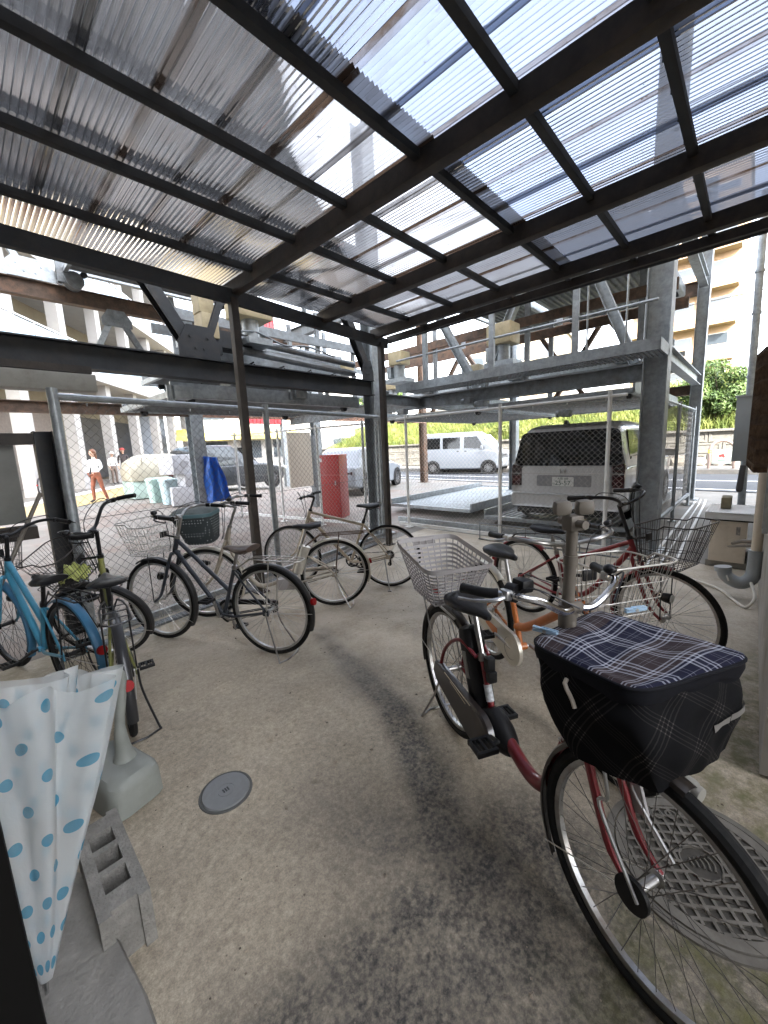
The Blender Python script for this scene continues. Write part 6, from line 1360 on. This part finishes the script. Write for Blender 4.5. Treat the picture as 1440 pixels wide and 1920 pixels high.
# rocks along the foot of the wall
rnd = random.Random(8)
for i in range(14):
    y = -1.5+i*.62; s_ = rnd.uniform(.22, .36); mb = MB(); bm = bmesh.new(); bmesh.ops.create_icosphere(bm, subdivisions=2, radius=1)
    for v in bm.verts: v.co = V((v.co.x*s_*.7, v.co.y*s_*1.1, v.co.z*s_*.8))*(1+.22*sin(v.co.x*4+i)+.15*sin(v.co.y*5+2*i))
    mb.add([v.co.copy() for v in bm.verts], [[q.index for q in f.verts] for f in bm.faces]); bm.free(); o = mb.build('rock', mat('pale boulder', (.16, .145, .125), .9, 0, .25, 4, bump=.6, bs=15), smooth=True, ang=25); o.location = (19.85, y, .42); tag(o, 'pale rough boulder in the row at the foot of the block wall', 'rock', 'boulders along the foot of the wall')
# arched barrier with small sign
pL, pR = atp(1327, 892, 0, 18.2), atp(1374, 892, 0, 18.2); cy = (pL.y+pR.y)/2; wd = abs(pL.y-pR.y)/2
t = thing('arched_barrier', 'brown arched street barrier with a small pale sign panel', 'barrier', (18.2, cy, .27)); br = mat('brown barrier paint', (.2, .15, .13), .45, 0, .1, 6)
mb = MB(); mb.tube([V((0, -wd, 0)), V((0, -wd, .62))]+[V((0, -wd*cos(a), .62+wd*1.05*sin(a))) for a in [pi*i/16 for i in range(1, 16)]]+[V((0, wd, .62)), V((0, wd, 0))], .052, 12); mb.build('hoop', br, t)
mb = MB()
for y in (-wd, wd):
    for z in (.57, .64): mb.lathe([(.054, -.022), (.0555, -.022), (.0555, .022), (.054, .022)], 14, Matrix.Translation((0, y, z)))
mb.build('yellow_bands', mat('yellow reflective band', (.7, .5, .05), .4), t)
mb = MB(); mb.box((0, 0, .42), (.03, wd*1.55, .5), bev=.006); sg_ = mb.build('sign_panel', mat('pale green white sign', (.35, .39, .36), .5), t)
mb = MB(); X_ = -.018
for dy, dz, r in ((-.02, .47, .05), (.04, .45, .05), (-.05, .42, .035)): mb.cyl((X_, dy, dz), (X_+.003, dy, dz), r, 14)
mb.build('red_flower_mark', mat('red print', (.5, .05, .05), .5), sg_); mb = MB(); mb.tube([V((X_, -.17*cos(a), .36+.19*sin(a))) for a in [pi*i/12 for i in range(13)]], .006, 5); mb.box((X_, 0, .3), (.003, .2, .02)); mb.build('green_arc_mark', mat('green print', (.1, .3, .15), .5), sg_)
# overhead wires
mb = MB()
for z0, y0 in ((9.2, 14), (9.6, 14), (6.6, 14), (13.2, 16)):
    mb.tube([V((19.0, y0-t_*30, z0-.5*sin(pi*t_))) for t_ in [i/12 for i in range(13)]], .018, 5)
obj(mb, 'overhead_wires', mat('black cable', (.03, .03, .03), .6), 'thin dark overhead cables crossing the white sky on the right', 'cables')

# ================================================================ BUILDINGS
b_white = mat('white render', (.34, .33, .32), .8, 0, .05, 3, (.5, .47, .42), 1, .3)
b_cream = mat('cream render', (.24, .21, .155), .85, 0, .06, 3, (.4, .35, .27), 1, .3)
b_orange = mat('warm ochre render', (.25, .17, .105), .85, 0, .06, 2)
b_dark = mat('garage opening shade', (.05, .05, .052), .6, 0, .1, 4)
glass_bl = mat('pale blue balcony glass', (.2, .32, .4), .15, 0, .06, 2, coat=.3)
win_m = mat('window glass', (.04, .05, .06), .06, 0, coat=.6)
def facade(name, label, O, dx, L, H, D, wallm, floors, bays, z0=0.0, kind='window', fh=2.9, sill=.9, wh=1.3, ww=1.5, balc=False, gap0=0.5, ground=True, col=False):
    """a block: front face starts at O and runs along dx; the block lies to the other side of the normal"""
    dx = V((*dx, 0)).normalized(); nx = V((dx.y, -dx.x, 0))         # nx points out of the front
    M = frame(dx, -nx, (0, 0, 1), (O[0], O[1], z0)); t = thing(name, label, 'building', M=M)
    mb = MB(); mb.box((L/2, D/2, H/2), (L, D, H)); mb.build('wall', wallm, t)
    mb = MB(); mb.box((L/2, D/2, H+.15), (L+.4, D+.4, .3)); mb.build('roof', b_white, t)
    bw = L/bays
    for f in range(floors):
        z = f*fh+ (.0)
        for b_ in range(bays):
            x = (b_+.5)*bw; fr = MB(); fr.box((x, -.02, z+sill+wh/2), (ww+.12, .06, wh+.12)); w_ = fr.build('window', b_white, t)
            mb = MB(); mb.box((x, -.045, z+sill+wh/2), (ww, .03, wh)); mb.box((x, -.06, z+sill+wh/2), (.05, .02, wh)); mb.build('pane', win_m, w_)
        if balc and f > 0:
            mb = MB(); mb.box((L/2, -.6, z-.1), (L, 1.2, .2)); s_ = mb.build('balcony', wallm, t)
            mb = MB(); mb.box((L/2, -1.17, z+.55), (L, .08, 1.0)); mb.build('parapet', wallm, s_)
    return t
# curved-looking apartment block with glass balconies, far left
Aor = lo-ld*3+ln*(-2.2); ap = thing('apartment_block', 'tall white apartment block with pale blue glass balconies on the far left', 'building', M=frame(ld, -ln, (0, 0, 1), (Aor.x, Aor.y, .2)))
AL = 25.0; mb = MB(); mb.box((AL/2, 6.0, 8.5), (AL, 10, 17)); mb.build('wall', b_cream, ap)
mb = MB(); mb.box((AL/2, -.95+1, 1.55), (AL, .2, .0001+.1)); 
for fz in (4.95, 8.6, 12.2):
    mb = MB(); mb.box((AL/2, -.6, fz), (AL, 3.3, .32)); sl_ = mb.build('balcony', b_white, ap)
    mb = MB(); n = int(AL/1.1)
    for i in range(n): mb.box((i*1.1+.55, -2.22, fz+.66), (1.04, .015, .88))
    mb.build('glass_panels', glass_bl, sl_)
    mb = MB(); mb.box((AL/2, -2.22, fz+1.17), (AL, .06, .05)); mb.box((AL/2, -2.22, fz+.2), (AL, .05, .04))
    for i in range(n+1): mb.box((i*1.1, -2.22, fz+.68), (.03, .04, 1.0))
    mb.build('handrail', chrome_dull, sl_)
    for i in range(8):
        x = 1.5+i*2.9; mb = MB(); mb.box((x, .97, fz+1.35), (1.7, .06, 2.1)); w_ = mb.build('window', b_white, ap); mb = MB(); mb.box((x-.4, .93, fz+1.35), (.74, .03, 1.95)); mb.box((x+.4, .92, fz+1.35), (.74, .03, 1.95)); mb.build('pane', win_m, w_)
for i in range(9):
    mb = MB(); x = .9+i*2.9; mb.box((x, -1.7, 7.0), (.42, .42, 14.0)); mb.build('pillar', b_white, ap)
mb = MB()
for i in range(5):
    x = 19.8+i*3.1
mb = MB(); mb.box((14.7, .9, 2.0), (6.0, .3, 3.3)); mb.build('garage_opening', b_dark, ap)  # solid slab; the shade inside the opening is put into its dark colour
mb = MB(); mb.box((7.6, .92, 2.0), (5.6, .3, 3.6)); mb.build('ground_floor_wall', mat('brown grey tiles', (.2, .17, .15), .8, 0, .15, 8), ap)
mb = MB(); mb.box((19.6, .2, 2.2), (2.6, 1.2, 3.9)); mb.build('stair_tower', mat('blue grey render', (.42, .46, .52), .8, 0, .05, 3), ap)
mb = MB(); mb.box((28, -.2, 3.7), (.1, .1, .1)); 
# orange balcony block across the street, right of centre
facade('apartment_block', 'sunlit ochre apartment block with stacked balconies beyond the bank', (46, 9.5), (0, -1), 7.5, 21.0, 12, b_orange, 7, 3, z0=2.0, balc=True, ww=1.6, sill=.1, wh=2.0)
facade('apartment_block', 'pale cream house front glimpsed behind the beige gear box', (40, 24), (.15, -1), 9, 10, 9, b_cream, 3, 4, z0=3.0)
# buildings far along the street, left of centre
facade('shop_building', 'white building with a yellow awning at the far end of the yard', (12.5, 30), (.9, -.43), 12, 7, 9, b_white, 2, 5, z0=.3)
t = thing('awning', 'bright yellow shop awning seen above the dark parked car', 'awning', (14, 28.2, 2.6)); mb = MB(); mb.prism([V((-4, 1.6, .9)), V((-4, 0, .3)), V((-4, 0, 0)), V((-4, 1.6, .6))], (9, 0, 0)); T4 = Matrix.Rotation(-.446, 4, 'Z'); mb.v = [tuple(T4 @ V(q)) for q in mb.v]; mb.build('canopy', mat('yellow awning cloth', (.6, .48, .12), .6), t)
mb = MB(); 
for x in (-3.8, 4.8): mb.cyl(T4 @ V((x, .1, -2.4)), T4 @ V((x, .1, .2)), .04, 8)
mb.build('legs', galv, t)
t = thing('signboard', 'tall red ribbed sign board behind the pipes of the parking machine', 'sign', (0, 0, 0)); p0, p1 = atp(447, 740, 1, 15.0), atp(512, 625, 1, 15.0); t.location = (p0.x, 15.0, 0); mb = MB(); W_ = p1.x-p0.x; rd = mat('red sign paint', (.62, .04, .05), .4, 0, .06, 3)
for i in range(11): mb.box((W_*(i+.5)/11, 0, 5.0), (W_/11*.86, .1, 4.6))
mb.box((W_/2, .06, 5.0), (W_, .06, 4.6)); mb.build('panel', rd, t); mb = MB(); mb.box((W_*.64, -.07, 5.0), (.13, .06, 4.6)); mb.box((W_+.12, 0, 3.7), (.22, .2, 7.4)); mb.build('frame', galv, t)
# unseen apartment behind the camera, sized and darkened to shade the yard (the open door belongs to it)
facade('apartment_block', 'plain unseen rear apartment block sized to shade the bicycle yard', (-1.6, -32), (0, 1), 40, 21, 10, mat('dull brown render', (.16, .14, .12), .85, 0, .1, 3), 6, 7, z0=0)

# ================================================================ LEFT YARD
# dome-shaped pale collection bin, green crates, boxes, tarp
t = thing('waste_container', 'large pale cream waste container with a sloping lid in the sunny yard', 'container', atg(300, 930)); wc = mat('cream container paint', (.4, .37, .29), .6, 0, .06, 4)
loops = []
for z, w, d in ((.55, 1.75, 1.2), (.85, 1.8, 1.25), (1.1, 1.65, 1.1), (1.27, 1.2, .8), (1.33, .8, .5)): loops.append([V((p.y, p.x, z)) for p in resample(rrect(w, d, .15), 36)])
mb = MB(); mb.loft(loops); mb.build('lid', wc, t)
mb = MB(); mb.box((0, 0, .28), (1.7, 1.1, .52), bev=.03); mb.build('body', mat('pale green plastic', (.42, .53, .48), .6, 0, .06, 4), t)
mb = MB()
for x in (-.55, 0, .55): mb.box((x, -.58, 1.0), (.03, .03, .5))
mb.build('lid_seams', wc, t)
for i, (px, py, lab) in enumerate(((303, 941, 'pale green plastic bin standing under the cream container, the wider one'), (328, 944, 'pale bluish green plastic bin beside the stack of white boxes'))):
    c = atg(px, py); t = thing('plastic_bin', lab, 'bin', c, 'bins in front of the waste container'); bm_c = mat('mint plastic %d' % i, ((.42, .56, .51), (.46, .58, .6))[i], .55)
    mb = MB(); mb.loft([[V((p.y, p.x, z)) for p in resample(rrect(w, d, .05), 24)] for z, w, d in ((0, .5, .36), (.6, .58, .42))]); mb.build('body', bm_c, t); mb = MB(); mb.loft([[V((p.y, p.x, z)) for p in resample(rrect(w, d, .05), 24)] for z, w, d in ((.6, .62, .46), (.65, .62, .46), (.68, .54, .38))]); mb.build('lid', bm_c, t)
c = atg(352, 946)
for i, (dz, sx, sy, sz, lab) in enumerate(((0, .75, .55, .5, 'white appliance box at the bottom of the pile by the pale column'), (.5, .7, .5, .34, 'grey white box in the middle of the pile by the pale column'), (.84, .6, .5, .5, 'white bundle on top of the pile by the pale column'))):
    mb = MB(); mb.box((0, 0, sz/2), (sx, sy, sz), Matrix.Rotation(.3*i-.2, 3, 'Z'), bev=.03); mb.box((.1, -sy*.5-.003, sz*.5), (sx*.4, .006, sz*.35), Matrix.Rotation(0, 3, 'Z')); o = obj(mb, 'box', mat('white carton', (.5, .5, .52), .6, 0, .1, 5, (.4, .38, .36), 3, .4), lab, 'box', 'boxes piled by the pale column'); o.location = c+V((.25*sin(i*2), 0, dz))
def tarp():
    top, bot = aty(391, 855, 9.0), aty(396, 942, 9.0); mb = MB(); P = []
    for i in range(13):
        u = i/12; P.append([V((top.x+.06*u+(j/10-.35)*(.34+.22*u)+.02*sin(u*9+j), 9.0+.06*sin(j*1.5+u*2), top.z+(bot.z-top.z)*u-.05*(j/10)*(1-u))) for j in range(11)])
    mb.grid(P); mb.grid([[p+V((0, .012, 0)) for p in reversed(r)] for r in P]); obj(mb, 'tarpaulin', mat('blue tarpaulin', (.02, .13, .55), .45, 0, .1, 6), 'folded bright blue tarpaulin hanging beside the pale column', 'tarpaulin')
tarp()
# ================================================================ PEOPLE
skin_m = mat('skin', (.6, .4, .3), .5, 0)
def person(label, foot, h, face, joints, mats, seated=False, hair=None, hat=None):
    """joints: dict of skeleton points for a 1.7 m figure in a local frame (x to the figure's left, -y forward)"""
    a = math.atan2(face[1], face[0])+pi/2; k = h/1.7; M = Matrix.Translation(foot) @ R4(a) @ Matrix.Scale(k, 4)
    t = thing('person', label, 'person', M=M)
    J = {'pel': (0, 0, .92), 'wai': (0, .0, 1.06), 'che': (0, .0, 1.28), 'nec': (0, .005, 1.46), 'hea': (0, -.01, 1.56), 'hip_l': (.09, 0, .88), 'hip_r': (-.09, 0, .88), 'kne_l': (.1, -.03, .5), 'kne_r': (-.1, -.03, .5), 'ank_l': (.1, .02, .09), 'ank_r': (-.1, .02, .09), 'toe_l': (.11, -.13, .035), 'toe_r': (-.11, -.13, .035), 'sho_l': (.17, .01, 1.39), 'sho_r': (-.17, .01, 1.39), 'elb_l': (.23, .02, 1.12), 'elb_r': (-.23, .02, 1.12), 'wri_l': (.22, -.1, .9), 'wri_r': (-.22, -.1, .9)}
    J.update(joints); rad = {'pel': .125, 'wai': .105, 'che': .125, 'nec': .052, 'hea': .06, 'hip_l': .085, 'hip_r': .085, 'kne_l': .06, 'kne_r': .06, 'ank_l': .042, 'ank_r': .042, 'toe_l': .035, 'toe_r': .035, 'sho_l': .06, 'sho_r': .06, 'elb_l': .044, 'elb_r': .044, 'wri_l': .03, 'wri_r': .03}
    E_ = [('pel', 'wai'), ('wai', 'che'), ('che', 'nec'), ('nec', 'hea')]
    for s_ in 'lr': E_ += [('pel', 'hip_'+s_), ('hip_'+s_, 'kne_'+s_), ('kne_'+s_, 'ank_'+s_), ('ank_'+s_, 'toe_'+s_), ('che', 'sho_'+s_), ('sho_'+s_, 'elb_'+s_), ('elb_'+s_, 'wri_'+s_)]
    # fingers: short chains from the wrist
    for s_, sg in (('l', 1), ('r', -1)):
        w_ = V(J['wri_'+s_]); e_ = V(J['elb_'+s_]); d = (w_-e_).normalized(); side = d.cross(V((sg, 0, 0))).normalized() if abs(d.x) < .9 else V((0, 1, 0)); J['pal_'+s_] = tuple(w_+d*.06); rad['pal_'+s_] = .026; E_.append(('wri_'+s_, 'pal_'+s_))
        for q, (o_, L_) in enumerate(((-.03, .075), (-.01, .088), (.01, .082), (.03, .065), (-.045, .04))):
            b0 = w_+d*(.07 if q < 4 else .02)+side*o_; J['f%d_%s' % (q, s_)] = tuple(b0+d*L_*.6); J['g%d_%s' % (q, s_)] = tuple(b0+d*L_+V((-sg*.02, 0, 0))); rad['f%d_%s' % (q, s_)] = .0095; rad['g%d_%s' % (q, s_)] = .008; E_ += [('pal_'+s_, 'f%d_%s' % (q, s_)), ('f%d_%s' % (q, s_), 'g%d_%s' % (q, s_))]
    names = list(J); idx = {n_: i for i, n_ in enumerate(names)}; me = bpy.data.meshes.new('body'); me.from_pydata([J[n_] for n_ in names], [(idx[p], idx[q]) for p, q in E_], []); o = bpy.data.objects.new('body', me); COL.objects.link(o)
    md = o.modifiers.new('s', 'SKIN'); 
    for n_ in names: me.skin_vertices[0].data[idx[n_]].radius = (rad[n_], rad[n_]*(.8 if n_ in ('pel', 'wai', 'che') else 1))
    me.skin_vertices[0].data[idx['pel']].use_root = True; o.modifiers.new('u', 'SUBSURF').levels = 2
    dg = bpy.context.evaluated_depsgraph_get(); m2 = bpy.data.meshes.new_from_object(o.evaluated_get(dg)); bpy.data.objects.remove(o)
    top, legs, shoe = mats; m2.materials.clear()
    for q in (top, legs, skin_m, shoe): m2.materials.append(q)
    wl, wr_ = V(J['wri_l']), V(J['wri_r'])
    for f in m2.polygons:
        c = f.center; f.use_smooth = True
        if c.z > 1.47 or (c-wl).length < .03 or (c-wr_).length < .03 or (c.z < 1.0 and min((c-wl).length, (c-wr_).length) < .18 and abs(c.x) > .16): f.material_index = 2
        elif c.z < .1: f.material_index = 3
        elif c.z < 1.0 and not (min((c-V(J['elb_l'])).length, (c-V(J['elb_r'])).length) < .16 and abs(c.x) > .18): f.material_index = 1
        else: f.material_index = 0
    bo = bpy.data.objects.new('body', m2); COL.objects.link(bo); bo.parent = t
    hd = V(J['hea'])+V((0, -.02, .06)); mb = MB(); mb.sphere(hd, .1, 18, (.76, .92, 1.15)); mb.tube([hd+V((0, -.088, .01)), hd+V((0, -.108, -.02)), hd+V((0, -.088, -.028))], [.008, .014, .01], 6)
    for sg in (-1, 1): mb.sphere(hd+V((sg*.078, .0, -.005)), .022, 8, (.35, .7, 1.1))
    ho = mb.build('head', skin_m, t); mb = MB()
    for sg in (-1, 1): mb.sphere(hd+V((sg*.03, -.085, .012)), .009, 8)
    mb.build('eyes', blackp, ho); mb = MB(); mb.box(hd+V((0, -.088, -.055)), (.035, .008, .008), bev=.002); mb.build('mouth', mat('lips', (.4, .12, .1), .5), ho)
    if hair:
        mb = MB(); mb.sphere(hd+V((0, .022, .022)), .112, 16, (.82, .95, 1.08))
        if hair[1] > .1: mb.loft([[hd+V((p.y, p.x+.07, z)) for p in resample(rrect(w_, d_, .025), 20)] for z, w_, d_ in ((.04, .14, .06), (-.08, .17, .07), (-.2, .16, .06), (-.2-hair[1]*.3, .09, .03))])
        mb.build('hair', hair[0], ho)
    if hat: mb = MB(); mb.lathe([(.105, 0), (.1, .05), (.06, .09), (0, .1)], 18, Matrix.Translation(hd+V((0, 0, .045)))); mb.lathe([(.1, 0), (.15, -.008), (.15, -.003), (.1, .006)], 18, Matrix.Translation(hd+V((0, -.03, .045)))); mb.build('hat', hat, ho)
    return t
w_top = mat('white blouse', (.82, .82, .82), .8); w_leg = mat('rust brown trousers', (.26, .09, .05), .85, 0, .2, 12); dk_c = mat('dark clothing', (.06, .05, .05), .8); tan_c = mat('grey brown clothing', (.16, .12, .1), .8)
f = atg(188, 941); toC = (-f.x+3*.0, -f.y); dpt = (f-EYE).dot(_f)
person('woman with long hair in a white blouse and rust trousers in the street', f, 95/FPX*dpt*1.0, (-.75, -.5), {'ank_l': (.2, .12, .09), 'toe_l': (.24, -.01, .035), 'kne_l': (.15, .02, .5), 'ank_r': (-.08, -.12, .09), 'toe_r': (-.08, -.27, .035), 'kne_r': (-.09, -.1, .5), 'wri_l': (.1, -.2, .95), 'wri_r': (-.06, -.22, .98), 'elb_l': (.25, .0, 1.13), 'elb_r': (-.24, .0, 1.13)}, (w_top, w_leg, dk_c), hair=(mat('brown hair', (.16, .06, .025), .5), .6))
f = lf(22.5, 1.6); f = EYE+ray(236, 893)*((27-0)/1.0); f = V((f.x, f.y, f.z)); f.z = max(f.z, hgt(f.x, f.y)); 
def far_person(px, py, hpx, depth): p = EYE+ray(px, py)*depth; return p, hpx/FPX*depth
p, h_ = far_person(236, 894, 47, 19.0); p.z = hgt(p.x, p.y); person('man in a red cap and dark clothes standing by the dark garage opening', p, 1.7*.95, (-.3, -.9), {'kne_l': (.12, -.06, .5)}, (dk_c, dk_c, dk_c), hat=mat('red cap', (.45, .06, .05), .7))
p, h_ = far_person(215, 893, 40, 18.5); p.z = hgt(p.x, p.y); person('person with a white hat and white top beside the man in the red cap', p, 1.45, (.3, -.9), {}, (w_top, tan_c, dk_c), hat=mat('white hat', (.8, .8, .8), .7))
# parked bicycle in the side street
bp_ = atg(84, 930); Bike('bicycle with white front basket parked in the sunny side street', (bp_.x-.1, bp_.y-.6), (bp_.x+.35, bp_.y+.4), z=hgt(bp_.x, bp_.y), paint=navy_paint, frame='double', fender=black_paint, bar='city', basket=('wire', white_paint, .38, .3, .25), stand='double', detail=0)
# street trees and a pole beyond the bank
rnd = random.Random(21)
for i, (x, y, h_, lab) in enumerate(((30, 27, 5.0, 'rounded green tree far behind the cream board'), (33, 33, 6.0, 'taller green tree at the far end of the street'))):
    cl = [((rnd.uniform(-1.4, 1.4), rnd.uniform(-1.6, 1.6), h_*.6+rnd.uniform(-.9, 1.3)), (rnd.uniform(.7, 1.2), rnd.uniform(.7, 1.2), rnd.uniform(.6, .9))) for k in range(11)]
    plant('tree', lab, 'tree', (x, y, 2.5), cl, 420, .16, tree_m, 40+i, trunk=.16)
mb = MB(); mb.box((-6, 0, -.5), (.1, .1, .1));
